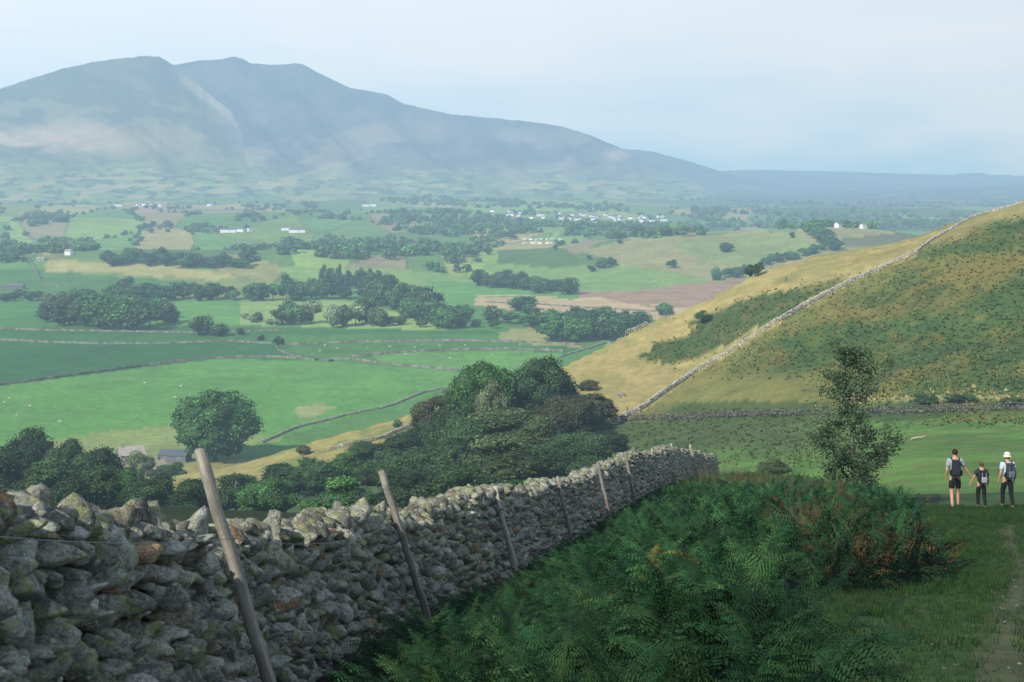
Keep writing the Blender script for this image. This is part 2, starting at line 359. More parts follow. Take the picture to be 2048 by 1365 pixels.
def colB(P_,T,py,X,Y):
    c=np.zeros(P_.shape+(3,))+(.14,.13,.135)
    n1=fbm((P_+1.2*py)/50,(py-.4*P_)/34,111,4); n2=fbm((P_+py)/110,py/45,112,4)
    c=blend(c,sst(.42,.62,n1)*.8,(.05,.062,.075));  # blue shade of the massif painted into its colour
    g_=fbm((P_-1.1*py)/30,(P_+py)/160,113,3); c=blend(c,sst(.52,.62,g_)*.55*sst(150,200,py),(.04,.05,.06))  # diagonal gully shadows painted in as dark streaks
    c=blend(c,sst(.50,.66,n2)*.65*sst(200,280,py),(.36,.30,.20)); c=blend(c,sst(40,5,np.hypot(P_-1235,(py-310)*2.2))*.9,(.78,.55,.36)); return flank(c,P_,py,411,398,318)
def colC(P_,T,py,X,Y):
    c=np.zeros(P_.shape+(3,))+(.08,.10,.08); n1=fbm(P_/50,py/6,121,4)
    c=blend(c,sst(.45,.6,n1),(.04,.06,.05)); c=blend(c,sst(.6,.66,n1)*.6,(.24,.27,.13)); return c
fell('mountain','broad rounded hazy mountain at the left with a pale sunlit spur',
 [(-700,300),(-200,225),(0,178),(60,158),(130,136),(200,122),(290,112),(318,113),(345,130),(375,152),(420,190),(480,235),(560,290),(650,350),(730,388),(800,400)],4500,3000,(-700,800),200,16,colA)
fell('mountain','long hazy ridged mountain sloping down to the right behind the spur',
 [(0,260),(200,190),(300,150),(345,130),(362,128),(400,121),(440,120),(470,113),(485,118),(500,126),(540,130),(570,129),(590,126),(605,128),(640,148),(700,176),(740,182),(775,190),(800,205),(850,218),(900,228),(960,234),(1020,240),(1080,246),(1130,255),(1180,270),(1250,300),(1300,322),(1360,350),(1410,376),(1450,392)],5600,3300,(150,1450),240,46,colB,fold=150,sl=2.6)
fell('hill','low blue shoulder of hill right of the long mountain',
 [(1000,330),(1150,300),(1240,297),(1300,303),(1360,318),(1400,330),(1440,343),(1500,356),(1600,375),(1680,390)],6900,5000,(1000,1680),270,20,colC)
fell('hill','flat blue moorland along the far right horizon',
 [(1000,352),(1300,349),(1440,342),(1520,340),(1600,342),(1700,344),(1800,348),(1900,350),(1930,347),(1960,346),(1980,350),(2048,352),(2700,350),(3400,360)],9300,5600,(1000,3400),300,8,colC)
fell('hill','hazy low rise behind the golden fell at right',
 [(1300,395),(1500,386),(1700,380),(1850,378),(1950,373),(2048,368),(2600,352),(3200,347)],5600,3600,(1300,3200),330,8,colC)
# ------------------------------------------------------------------ stones / walls
SPC={}
def stone_proto(sub,k):
    if (sub,k) in SPC: return SPC[(sub,k)]
    V,Fc=ico(sub); rr=np.random.default_rng(100+k)
    npl=rr.integers(5,9); nrm=rr.normal(size=(npl,3)); nrm/=np.linalg.norm(nrm,axis=1)[:,None]; nrm=np.concatenate([nrm,np.array([[0,0,1],[0,0,-1],[0,1,0],[0,-1,0.]])+rr.normal(0,.2,(4,3))]); hh=rr.uniform(.45,.84,len(nrm))
    d=V@nrm.T; r=np.where(d>.05,hh/np.maximum(d,.05),9).min(1); r=np.minimum(r,1.2)
    V=V*r[:,None]
    nz=0
    for f,am in ((3.1,.10),(8.3,.07),(17,.035)):
        a=V*f+k; nz=nz+am*(vn(a[:,0]+.7*a[:,2],a[:,1]-.7*a[:,2],k)+vn(a[:,2]*1.1,a[:,0]*.9,k+5)-1)
    SPC[(sub,k)]=(V*(1+nz)[:,None],Fc); return SPC[(sub,k)]
def stones(pathx,pathy,sub,s0,s1,hw,rh,lenr,thick,seed,cope=(.14,.24),palette=None,nx=1,batter=.10,fill=0,hm=None):
    rr=np.random.default_rng(seed)
    seg=np.hypot(np.diff(pathx),np.diff(pathy)); S=np.r_[0,np.cumsum(seg)]
    rows=[];h=0
    while h<hw:
        r=rr.uniform(*rh); rows.append((h,r)); h+=r*.95
    items=[]
    for (h,r) in rows:
        s=s0+rr.uniform(0,.2)
        while s<s1:
            l=r*rr.uniform(*lenr); big=rr.uniform()<.10
            items.append((s+l/2,h+r/2+rr.normal(0,r*.14),l/2*1.2,.15*rr.uniform(.8,1.2)*max(1,r/.16),r/2*rr.uniform(.95,1.3)*(1.3 if big else 1),0)); s+=l
    for rowc in range(2):
        s=s0
        while s<s1:
            l=rr.uniform(.08,.19)*max(rh[1]/.17,1); hh=rr.uniform(*cope)*(1 if rr.uniform()>.12 or rowc else 1.45); items.append((s+l/2,hw+hh*.38-.02*rowc,l/2*1.3,thick*.24*rr.uniform(.8,1.3),hh*rr.uniform(.6,.9),1 if rowc==0 else 3)); s+=l*.82
    for _ in range(fill): items.append((rr.uniform(s0,s1),rr.uniform(0,hw),rr.uniform(.025,.06),.08,rr.uniform(.02,.045),2))
    it=np.array(items); m=len(it)
    sx=np.interp(it[:,0],S,pathx); sy=np.interp(it[:,0],S,pathy)
    dx=np.interp(it[:,0]+.2,S,pathx)-np.interp(it[:,0]-.2,S,pathx); dy=np.interp(it[:,0]+.2,S,pathy)-np.interp(it[:,0]-.2,S,pathy); q=np.hypot(dx,dy); dx/=q;dy/=q
    nxx,nyy=dy*nx,-dx*nx
    wob=(fbm(it[:,0]*.9,it[:,1]*3,seed,3)-.5)*.12*(rh[1]/.19); topw=(fbm(it[:,0]*.45,it[:,0]*0,77,3)-.5)*.30
    if hm is not None: topw=topw+hm(sy)
    inn=it[:,1]*batter+np.where(it[:,5]==1,thick*rr.uniform(.22,.40,m),np.where(it[:,5]==3,thick*rr.uniform(.55,.8,m),.10))+rr.normal(0,.028,m)-np.where(it[:,5]==2,.01,0)
    z=H(sx,sy)+it[:,1]*(1+topw)+wob
    pos=np.c_[sx-nxx*inn,sy-nyy*inn,z]
    yaw=np.arctan2(dy,dx)
    out=[]
    kp=rr.integers(0,16,m)
    for k in range(16):
        sel=kp==k
        if not sel.any(): continue
        PV,PF=stone_proto(sub,k); c=sel.sum()
        M0=rotm(rr.uniform(0,6.28,c),rr.uniform(-1.5,1.5,c),rr.uniform(0,6.28,c))
        Sx=it[sel][:,2:5]*1.08; tl=np.where(it[sel][:,5]%2==1,.42,.24)
        M1=rotm(yaw[sel]+rr.normal(0,.2,c),rr.normal(0,1,c)*tl,rr.normal(0,1,c)*tl*.6)
        M=M1@(Sx[:,:,None]*M0)
        base=np.array([(.40,.40,.35),(.30,.305,.265),(.48,.475,.42),(.23,.235,.21),(.39,.375,.30),(.36,.23,.15),(.35,.365,.32),(.56,.555,.50)])
        if palette is not None: base=np.array(palette)
        pr=np.ones(len(base)); 
        if palette is None: pr[5]=.18; pr[7]=.4
        cc=base[rr.choice(len(base),c,p=pr/pr.sum())]*rr.uniform(.7,1.2,(c,1))
        if palette is None: cc=cc*np.where(it[sel][:,5]%2==1,.60,1.05)[:,None]
        out.append(scatter(PV,PF,pos[sel],M,cc))
    return join(out)
py_=np.arange(2.4,76,.25); px_=wxf(py_)
S_=np.r_[0,np.cumsum(np.hypot(np.diff(px_),np.diff(py_)))]
sy=lambda y: float(np.interp(y,py_,S_))
WH=1.18
hmf=lambda y: .14*(1-sst(5.0,9.0,y))-.02*sst(9,12,y)*(1-sst(26,32,y))
dw=empty('dry_stone_wall',(-1.5,8.5,hz1(-1.5,8.5)))
tag(dw,'lichen spotted grey dry stone wall in the foreground, curving away beside the bracken','stone wall')
a=stones(px_,py_,3,sy(3),sy(12),WH,(.09,.165),(.8,1.6),.5,1,(.08,.15),fill=600,hm=hmf)
b=stones(px_,py_,2,sy(12),sy(34),WH,(.09,.16),(.9,1.8),.5,2,(.08,.14),fill=900,hm=hmf)
c=stones(px_,py_,1,sy(34),sy(75),WH,(.10,.17),(1.0,2.0),.5,3,(.08,.15),hm=hmf)
V,Fc,Cc=join([a,b,c]); off=np.array(dw.location)
mk('stonework',V-off,Fc,M_stone,dw,Cc,True)
cv=[];cf=[]
for i,(x,y) in enumerate(zip(px_,py_)):
    z=hz1(x,y); tw=1+(float(fbm(np.array([S_[i]*.45]),np.array([0.]),77,3)[0])-.5)*.30+float(hmf(np.array([y]))[0])
    for (o_,h_) in ((.12,-.2),(.14+WH*.1,WH*tw-.03),(.50,WH*tw-.03),(.62,-.6)): cv.append((x-o_,y,z+h_))
    if i:
        for j in range(3): cf.append(((i-1)*4+j,(i-1)*4+j+1,i*4+j+1,i*4+j))
mk('light_block_core',np.array(cv)-off,np.array(cf),M_core,dw)  # dark box added behind the stones to block light through the gaps
print('wall',time.time()-T0,len(V))
FW=[(.15,.15,.125),(.12,.12,.10),(.19,.185,.16),(.095,.095,.08)]
def draped(pts,label,ymin=70,h=1.3,w=.75,step=1.2,stone=False,group=None,name='field_wall',cols=FW,rh=(.2,.32)):
    P3=[]
    for i in range(len(pts)-1):
        for t in np.linspace(0,1,14,endpoint=False):
            q=hit(pts[i][0]+(pts[i+1][0]-pts[i][0])*t,pts[i][1]+(pts[i+1][1]-pts[i][1])*t,ymin)
            if q: P3.append(q)
    q=hit(*pts[-1],ymin)
    if q: P3.append(q)
    P3=np.array(P3)
    for _ in range(3):
        P3[1:-1,:2]=.25*P3[:-2,:2]+.5*P3[1:-1,:2]+.25*P3[2:,:2]
    S=np.r_[0,np.cumsum(np.hypot(*np.diff(P3[:,:2],axis=0).T))]
    s=np.arange(0,S[-1],step); x=np.interp(s,S,P3[:,0]); y=np.interp(s,S,P3[:,1])
    if stone:
        V,Fc,Cc=stones(x,y,1,.3,S[-1]-.5,h,rh,(1.0,2.0),w,int(S[-1])+5,(.10,.18),palette=cols,batter=.05)
        o=mk(name,V,Fc,M_stone2,None,Cc)
    else:
        dx=np.gradient(x);dy=np.gradient(y);q=np.hypot(dx,dy);nx,ny=-dy/q,dx/q; z=H(x,y); m=len(s)
        hh=h*(1+R.uniform(-.22,.22,m)); ww=w/2*(1+R.uniform(-.2,.2,m))
        V=np.stack([np.c_[x-nx*ww,y-ny*ww,z-.4],np.c_[x-nx*ww*.7,y-ny*ww*.7,z+hh],np.c_[x+nx*ww*.7,y+ny*ww*.7,z+hh],np.c_[x+nx*ww,y+ny*ww,z-.4]],1).reshape(-1,3)
        k=np.arange(m-1)[:,None]*4; Fc=np.concatenate([np.c_[k+j,k+j+1,k+j+5,k+j+4] for j in range(3)])
        cc=np.array(cols)[R.integers(0,len(cols),m)]; o=mk(name,V,Fc,M_stone2,None,np.repeat(cc,4,0))
    tag(o,label,'stone wall',group); return P3
LW=[(.36,.34,.30),(.28,.265,.23),(.43,.40,.36),(.22,.21,.18)]
PW=[(.48,.46,.41),(.40,.38,.34),(.55,.53,.47),(.32,.305,.27)]
DW=[(.12,.115,.10),(.085,.08,.072),(.16,.155,.135),(.06,.058,.052)]
draped([(1235,848),(1262,832),(1290,818),(1340,782),(1400,742),(1470,700),(1540,656),(1620,610),(1700,568),(1760,541),(1830,510)],'pale dry stone wall climbing the bracken hillside to the skyline',120,.75,.5,.6,True,cols=PW)
draped([(1830,510),(1848,494),(1870,478),(1950,434),(2044,408)],'thin upper length of stone wall along the top of the golden fell',200,.45,.4,.8,True,cols=PW)
draped([(1215,846),(1300,842),(1400,839),(1500,836),(1600,834),(1700,832),(1800,829),(1900,826),(2060,822)],'dark dry stone wall running level along the foot of the bracken hill',100,.85,.6,.6,True,cols=DW)
draped([(1120,716),(1200,692),(1260,668),(1298,652)],'short stone wall dropping over the left shoulder of the golden fell',150,.7,.5,.8,True,cols=LW)
for pts,lab in [([(-60,782),(0,772),(90,760),(200,745),(330,728),(430,718),(540,715),(630,722)],'long stone wall crossing the left side of the valley above the bright pasture'),
  ([(630,722),(700,720),(760,728),(860,738),(940,745)],'stone wall curving below the small light green pasture'),
  ([(552,690),(556,702),(580,712),(606,718)],'short kinked stone wall joining two long valley walls'),
  ([(-60,678),(120,688),(300,690),(460,684),(550,690)],'straight stone wall behind the darkest pasture at left'),
  ([(700,716),(800,707),(900,702),(1000,700),(1130,704)],'stone wall along the top of the small light green pasture'),
  ([(560,692),(700,686),(850,684),(1000,684),(1165,692)],'faint stone wall below the dark wood in mid valley'),
  ([(0,660),(200,664),(420,668),(560,662)],'thin wall at the foot of the rounded wood at left'),
  ([(60,520),(75,545),(85,570),(120,575)],'crooked wall beside the sunlit knoll at far left'),
  ([(970,606),(1100,612),(1250,622),(1330,626)],'low wall edging the tan rough field'),
  ]: draped(pts,lab,150,.9,.5,1.5)
draped([(524,888),(600,856),(700,832),(780,815),(850,786),(912,776)],'rubble wall following the brow below the bright pasture',150,.7,.55,.8,True,cols=LW)
draped([(650,905),(700,893),(760,880),(830,852)],'broken wall on the golden brow above the wooded gill',120,.6,.6,.8,True,cols=LW)
print('walls',time.time()-T0)
# ------------------------------------------------------------------ fence posts
POSTS=[(400,905,606,1372,8.2,'nearest weathered fence post, tall and leaning left against the wall'),(765,945,880,1262,14,'second fence post from the left, leaning on the wall'),
 (990,975,1043,1185,20.8,'third fence post from the left, pale and split'),(1115,955,1152,1103,28,'fourth fence post from the left, with a dark edge'),
 (1195,925,1230,1065,32,'fifth fence post from the left along the curving wall'),(1250,905,1274,1015,39,'sixth fence post from the left, just before the wall bends'),
 (1303,898,1316,985,47,'seventh fence post, thin, left of the closely paired far posts'),(1342,888,1354,975,54,'eighth fence post, tallest of the far three'),(1380,890,1400,965,63,'last fence post at the far end of the wall, leaning left')]
tops=[]
for i,(tx,ty,bx,by,Y,lab) in enumerate(POSTS):
    fx=wxf(np.array([Y]))[0]; bxw=max((bx-1024)/F*Y,fx+.12); bz=hz1(bxw,Y)-.25
    top=np.array([(tx-1024)/F*Y,Y,-(ty-HZ)/F*Y]); base=np.array([bxw,Y,bz]); d=top-base; Lp=np.linalg.norm(d)
    rr=np.random.default_rng(i+50); w=[.043,.043,.050,.046,.045,.050,.050,.055,.055][i]
    V=[];ns=12;sec=[(-1,-.8),(-.3,-1),(.6,-.95),(1,-.4),(.95,.7),(.2,1),(-.8,.9),(-1.05,.2)]
    for k in range(ns+1):
        t=k/ns; j=rr.normal(0,.0035,2)+.012*np.sin(t*3+i)*np.array([1,.5]); s=w*(1.06-.14*t)
        for a_,b_ in sec: V.append((a_*s+j[0]+rr.normal(0,.002),b_*s*.8+j[1]+rr.normal(0,.002),t*Lp+(.03*a_ if k==ns else 0)))
    Fq=[(k*8+j,k*8+(j+1)%8,(k+1)*8+(j+1)%8,(k+1)*8+j) for k in range(ns) for j in range(8)]
    b0=ns*8; Fq+=[(b0,b0+1,b0+2,b0+3),(b0,b0+3,b0+4,b0+7),(b0+4,b0+5,b0+6,b0+7)]
    e=empty('fence_post',base); e.rotation_euler=Vector(d).to_track_quat('Z','Y').to_euler()
    tint=[(.26,.245,.215),(.24,.22,.195),(.44,.41,.37),(.26,.24,.215),(.24,.225,.2),(.26,.24,.22),(.38,.36,.32),(.34,.32,.29),(.36,.34,.30)][i]
    mk('timber',np.array(V),np.array(Fq),M_wood,e,np.tile(tint,(len(V),1)))
    for hfrac in (.93,.76):
        tv,tf=tube([(-w*1.02,-.03,Lp*hfrac-.02),(-w*1.3,-.03,Lp*hfrac),(-w*1.02,-.03,Lp*hfrac+.02)],.003,5); mk('staple',tv,tf,M_wire,e)
    tag(e,lab,'fence post'); tops.append((base,d,Lp))
def wire(fr,label,barbs,r=.0022):
    A_=[b+d*fr+np.array([.055,-.045,0]) for b,d,_ in tops]
    if not barbs: A_=[np.array([-1.70,4.1,-1.03])]+A_
    out=[]
    for i in range(len(A_)-1):
        for t in np.linspace(0,1,14,endpoint=False):
            p=A_[i]*(1-t)+A_[i+1]*t; p=p-np.array([0,0,.12*4*t*(1-t)*(1 if (i or barbs) else .3)]); out.append(p)
    out.append(A_[-1]); out=np.array(out)
    o_=out[14]; e=empty('barbed_wire' if barbs else 'fence_wire',o_)
    parts=[tube(out-o_,r,5)]
    if barbs:
        for p in out[::1]:
            for q in range(2):
                a=R.normal(size=3)*.018; parts.append(tube([p-o_-a,p-o_+a*.01,p-o_+a],.0018,5))
    V,Fc,_=join(parts); mk('strand',V,Fc,M_wire,e)
    tag(e,label,'wire')
wire(.93,'upper barbed wire strung between the tops of the leaning posts',True)
wire(.76,'lower plain wire crossing the face of the stone wall',False)
# ------------------------------------------------------------------ trees
LEAFQ=np.array([(-.5,-.5,0),(.5,-.5,.12),(.5,.5,0),(-.5,.5,-.12)]); LF=np.array([[0,1,2,3]])
KIND={'dark':(.036,.078,.029),'green':(.050,.130,.034),'olive':(.056,.088,.032),'brown':(.060,.066,.031),'light':(.15,.20,.10),'bright':(.07,.17,.035),'conifer':(.03,.065,.035)}
def crown(seed,w,h,zc,nb,nl,ls,col,shape='round',gap=1.0,core=True,taper=.0,brs=1.0):
    rr=np.random.default_rng(seed); 
    P_=rr.normal(size=(nb*4,3)); P_/=np.linalg.norm(P_,axis=1)[:,None]; P_*=rr.uniform(.55 if shape=='dome' else .25,.82,(nb*4,1)); P_=P_[:nb]
    if shape=='cone': P_[:,:2]*=(.62-.5*P_[:,2:3])
    else: P_[:,:2]*=(1-taper*P_[:,2:3])
    B=P_*np.array([w/2,w/2,h/2])+np.array([0,0,zc]); br=rr.uniform(.15,.27,nb)*min(w,h*1.1)*(.8 if nb>20 else 1.1)*brs
    bs=rr.uniform(.55,1.45,nb)*(1+.38*P_[:,2])  # top light painted in: higher clumps coloured lighter, lower ones darker
    k=rr.integers(0,nb,nl); d=rr.normal(size=(nl,3)); d/=np.linalg.norm(d,axis=1)[:,None]; d[:,2]=np.where(d[:,2]<-.5,-d[:,2],d[:,2])
    pos=B[k]+d*br[k][:,None]*rr.uniform(.70,1.22,(nl,1))*np.array([1,1,.85])*gap
    nrm=d+rr.normal(0,.45,(nl,3)); nrm/=np.linalg.norm(nrm,axis=1)[:,None]
    a=np.cross(nrm,rr.normal(size=(nl,3))); a/=np.linalg.norm(a,axis=1)[:,None]; b=np.cross(nrm,a)
    s=ls*rr.uniform(.6,1.4,(nl,1)); M=np.stack([a*s,b*s*.7,nrm*s],-1)
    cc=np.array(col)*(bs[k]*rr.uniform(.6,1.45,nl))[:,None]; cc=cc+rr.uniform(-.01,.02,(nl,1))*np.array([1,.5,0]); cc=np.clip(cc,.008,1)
    V,Fc,Cc=scatter(LEAFQ,LF,pos,M,cc); tri=np.concatenate([Fc[:,[0,1,2]],Fc[:,[0,2,3]]])
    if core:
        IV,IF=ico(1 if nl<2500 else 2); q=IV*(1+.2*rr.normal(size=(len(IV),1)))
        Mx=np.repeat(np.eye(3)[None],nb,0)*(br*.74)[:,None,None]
        v2=scatter(q,IF,B,Mx,np.repeat(np.array([col])*.5,nb,0)*bs[:,None])  # inner core coloured darker, shade inside the crown painted in
        V,tri,Cc=join([(V,tri,Cc),v2])
    return V,tri,Cc
def trunk(seed,h,r,top,nl,sp,lean=0):
    rr=np.random.default_rng(seed); parts=[]
    P_=[(0,0,-.03*h)]+[(lean*t+rr.normal(0,.01*h),rr.normal(0,.01*h),top*t) for t in np.linspace(.12,1,7)]
    P_=np.array(P_); parts.append(tube(P_,np.linspace(r,r*.25,8),8))
    for i in range(nl):
        t=rr.uniform(.3,.95); p=P_[int(t*7)]; a=rr.uniform(0,6.28); L=sp*rr.uniform(.5,1)*(1.2-t*.6); e=np.array([math.cos(a)*L,math.sin(a)*L,L*rr.uniform(.5,1.2)])
        parts.append(tube([p,p+e*.4+np.array([0,0,.03*h]),p+e],[r*.4*(1.1-t),r*.22*(1.1-t),r*.08],5))
    V,Fc,_=join(parts); return V,Fc
PROTO={}
PWD=[.85,1.0,.72,.9]
def proto(kind,lod,v):
    key=(kind,lod,v)
    if key in PROTO: return PROTO[key]
    s=v*31+len(kind)*3+lod
    conif=kind=='conifer'
    w=PWD[v%4]; col=np.array(KIND[kind])*(1.0 if lod>=2 else 1.5)
    nb,nl,ls=[(10,300,.12),(20,1300,.06),(44,11000,.023),(90,17000,.022)][lod]
    if conif: cm=crown(s,.6,.95,.52,nb,nl,ls*.9,col,'cone')
    elif lod==3: cm=crown(s,w*1.05,.94,.50,nb,nl,ls,col*1.15,'dome',taper=.12,brs=.85)
    else: cm=crown(s,w,.92,.52,nb,nl,ls,col,taper=.18)
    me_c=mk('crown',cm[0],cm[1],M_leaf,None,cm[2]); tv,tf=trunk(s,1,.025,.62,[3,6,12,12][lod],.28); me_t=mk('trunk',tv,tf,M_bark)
    PROTO[key]=(me_c.data,me_t.data); bpy.data.objects.remove(me_c); bpy.data.objects.remove(me_t); return PROTO[key]
TC=[0]
def tree(x,y,z,h,w,kind,lod,label,group=None,cat='tree',name='tree',v=None):
    TC[0]+=1; v=R.integers(0,4) if v is None else v
    mc,mt=proto(kind,lod,int(v)); e=empty(name,(x,y,z-.02*h),R.uniform(0,6.28))
    pw=.6 if kind=='conifer' else PWD[int(v)%4]
    s=w/(pw*.98); e.scale=(s,s,h)
    for nm,me in (('crown',mc),('trunk',mt)):
        o=bpy.data.objects.new(nm,me); COLL.objects.link(o); o.parent=e
    tag(e,label,cat,group); return e
NT=[(432,774,392,160,'green','big round sunlit tree beside the farm buildings'),
(55,843,260,115,'dark','tallest tree at the far left edge above the wall'),(8,882,225,130,'dark','tree cut by the left edge of the view above the wall'),(128,876,245,100,'dark','second tree from the left edge above the wall'),
(195,892,235,105,'dark','low spreading tree left of the farm roof'),(240,935,215,110,'green','rightmost low tree before the farm, above the pointed cope stones'),(95,912,190,150,'dark','dark bushy tree in front of the left tree group'),(285,900,335,55,'light','small yellow green tree beside the farmhouse gable'),
(310,952,190,120,'dark','low bushy tree between the farm and the nearest post'),(165,925,170,150,'dark','wide low tree behind the pointed cope stones at left'),(385,950,185,100,'dark','low dark tree directly behind the top of the nearest post'),(340,925,330,60,'dark','small dark tree in front of the farm barn'),
(470,945,205,110,'dark','low dark tree just right of the nearest post'),(545,950,175,130,'green','bushy tree behind the wall between the first two posts'),(565,922,225,100,'dark','dark shrubby tree below the golden brow'),(630,915,220,100,'dark','dark tree right of the golden grass below the brow'),
(690,955,150,140,'green','round green tree behind the wall left of the second post'),(735,876,250,95,'dark','pointed dark tree above the second post'),(800,864,250,100,'dark','dark tree at left side of the central grove'),(790,900,205,140,'dark','wide dark tree behind the second post'),(690,905,235,80,'green','rounded green tree left of the pointed dark tree'),
(850,838,255,85,'dark','slim dark tree at the left shoulder of the grove'),(880,788,262,110,'brown','dull brownish tree at the upper left of the grove'),(966,722,245,145,'green','tall green tree at the top of the central grove'),(985,758,232,70,'light','pale grey green tree in front of the tall grove tree'),
(1080,715,250,140,'dark','tall dark tree at the top right of the grove'),(1005,812,222,160,'olive','large olive tree in the middle of the grove'),(925,835,215,140,'dark','dark tree at the left front of the grove'),(1070,835,214,130,'olive','olive green tree in the front right of the grove'),
(1140,790,236,125,'brown','brown tinted tree at the right shoulder of the grove'),(1183,785,245,95,'brown','dark brownish tree at the right edge of the grove'),(1160,862,200,125,'dark','low dark tree at the right foot of the grove'),(1228,862,215,60,'dark','small dark tree right of the grove by the level wall'),
(1022,765,255,120,'dark','dark tree filling the gap between the two tall grove trees'),(905,805,240,115,'dark','dark tree below the brownish tree at upper left of the grove'),
(870,885,190,150,'dark','wide dark tree at the foot of the grove, left'),(1000,872,178,200,'olive','broad low olive tree at the foot of the grove, centre'),(1095,880,182,150,'dark','low dark tree above the fourth post'),(1052,955,140,80,'green','small fresh green tree behind the third post'),(920,920,150,170,'dark','dark tree just over the wall between the second and third posts'),(830,940,150,140,'dark','dark tree just over the wall beside the second post'),(1190,900,165,120,'dark','dark low tree behind the fifth post')]
for i,(px,tp_,Y,wp,kd,lab) in enumerate(NT):
    x=(px-1024)/F*Y; z=hz1(x,Y); zt=-(tp_-HZ)/F*Y; h=max(zt-z,2.5)
    tall=i==0 or tp_<800
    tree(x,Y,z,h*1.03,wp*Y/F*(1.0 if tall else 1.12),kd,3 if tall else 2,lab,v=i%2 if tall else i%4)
def shrub(px,py,hp,wp,kd,lab,lod=1,ymin=70,group=None):
    q=hit(px,py,ymin)
    if q is None: return
    tree(q[0],q[1],q[2],hp*q[1]/F,wp*q[1]/F,kd,lod,lab,group,'shrub','shrub')
for a in [(1406,648,26,34,'dark','round dark bush on the golden slope above the long wall'),(1178,782,24,42,'brown','russet bush on the golden grass right of the grove'),(1545,955,40,70,'olive','shrub at the edge of the bracken left of the slender tree',2),
  (608,912,20,30,'brown','small brown bush on the golden brow'),(795,858,18,22,'dark','small dark bush beside the brow wall'),(1850,808,18,60,'dark','low dark bush at the foot of the hill'),(1920,806,16,70,'dark','long low bush at the foot of the hill, near the right edge'),(2025,812,18,50,'dark','bush at the right edge above the level wall'),(1215,860,20,30,'dark','bush at the left end of the level wall')]: shrub(*a)
def group_(items,kinds,lab,grp,lod=1,name='tree'):
    for (px,py,hp,wp) in items:
        q=hit(px,py)
        if q is None: continue
        kd=kinds[R.integers(0,len(kinds))]
        tree(q[0],q[1],q[2],max(hp*q[1]/F,3),max(wp*1.15*q[1]/F,3),kd,lod,lab,grp)
def band(x0,y0,x1,y1,n_,h,w=None,sp=6):
    r=[]
    for i in range(n_):
        t=(i+R.uniform(0,1))/n_; hh=h*R.uniform(.62,1.15); r.append((x0+(x1-x0)*t,y0+(y1-y0)*t+R.uniform(-sp,sp),hh,(w or h)*R.uniform(.7,1.2)))
    return r
DK=['dark','dark','green']
group_([(108,645,50,50),(140,652,60,60),(172,655,66,60),(205,658,70,66),(240,660,66,60),(275,663,62,60),(300,655,50,50),(330,648,46,46),(150,635,50,60),(215,638,55,60),(260,640,52,60),(190,630,45,50),(310,640,45,50),(345,646,30,30)],DK+['olive'],'broadleaf tree in the rounded wood at the left of the valley','trees of the rounded wood at left')
group_([(98,628,36,34)],['brown'],'russet tree at the left end of the rounded wood',None)
group_([(403,672,40,46)],['dark'],'dark round tree standing alone right of the rounded wood',None)
group_([(438,674,26,36)],['dark'],'low tree beside the lone dark tree',None)
group_([(481,672,15,14),(522,682,12,14),(557,690,17,22)],['brown','dark'],'small bush on the dark pasture right of the lone tree','small bushes on the dark pasture')
group_(band(235,598,325,600,6,38,46,3),DK,'tree in the dark clump above the rounded wood','trees of the clump above the rounded wood')
group_(band(0,600,215,602,12,22,26,4),['dark','green'],'hedgerow tree along the left valley hedge','trees of the left valley hedge')
group_(band(340,600,560,600,12,34,32,3),DK,'tree in the line of dark trees across mid valley','trees of the mid valley line')
group_(band(560,602,700,600,8,44,42,4),DK+['olive'],'tree at the right end of the mid valley line','trees at the right end of the mid valley line')
group_(band(645,575,765,580,26,38,18,3),['conifer','dark'],'slim conifer in the straight plantation in mid valley','conifers of the plantation')
group_(band(740,600,860,632,17,56,48,8),DK,'dark tree in the dense belt running down to the grove','trees of the dense dark belt')
group_(band(800,632,900,655,8,54,48,6),DK,'dark tree at the lower end of the dense belt','trees at the lower end of the dense belt')
group_(band(560,650,630,650,5,48,36,3),['olive','light','green'],'grey green tree at the edge of the lit field in mid valley','trees by the lit field')
group_(band(665,655,765,650,8,48,36,4),['light','green','olive'],'pale green tree standing before the dense belt','pale trees before the dense belt')
group_(band(480,640,560,650,5,18,24,3),['olive','light'],'low scrub bush by the lit field','scrub by the lit field')
group_(band(770,652,990,660,9,20,24,3),['dark','olive'],'low hedge tree along the foot of the dense belt','low hedge trees below the dense belt')
group_([(890,660,42,46),(915,645,34,30),(932,645,34,28),(985,648,36,38),(1040,622,28,62),(1062,636,26,34),(1020,650,26,34)],['green','dark'],'tree in the gap between the two mid valley woods','trees between the mid valley woods')
group_(band(1050,655,1280,650,13,38,42,5)+band(1090,682,1240,680,11,56,54,5),DK,'tree in the wood tucked against the golden fell','trees of the wood by the golden fell')
group_([(1330,632,26,32)],['green'],'lone tree on tan ground left of the golden skyline',None)
group_(band(955,572,1050,580,9,32,36,3)+band(1040,582,1145,588,9,34,36,4),DK,'tree in the two lobed copse in mid valley','trees of the two lobed copse')
group_(band(205,528,500,535,28,28,30,5),DK+['conifer'],'tree in the belt behind the sunlit knoll','trees behind the sunlit knoll')
group_([(1453,506,20,26)],['dark'],'lone round tree on the moor slope',None)
group_([(1205,538,22,24),(1222,532,18,20),(1182,546,14,16)],['dark','green'],'tree in the trio on the moor slope','three trees on the moor slope')
group_([(1345,538,16,22)],['dark'],'single tree low on the moor slope, right of the trio',None)
group_(band(1625,470,1675,505,9,30,32,4),DK,'tree in the copse on the moor beside the golden skyline','trees of the moor copse')
group_(band(1430,560,1520,550,6,26,28,4)+band(1530,535,1660,495,10,20,24,5),DK,'scattered tree behind the golden ridge','trees behind the golden ridge')
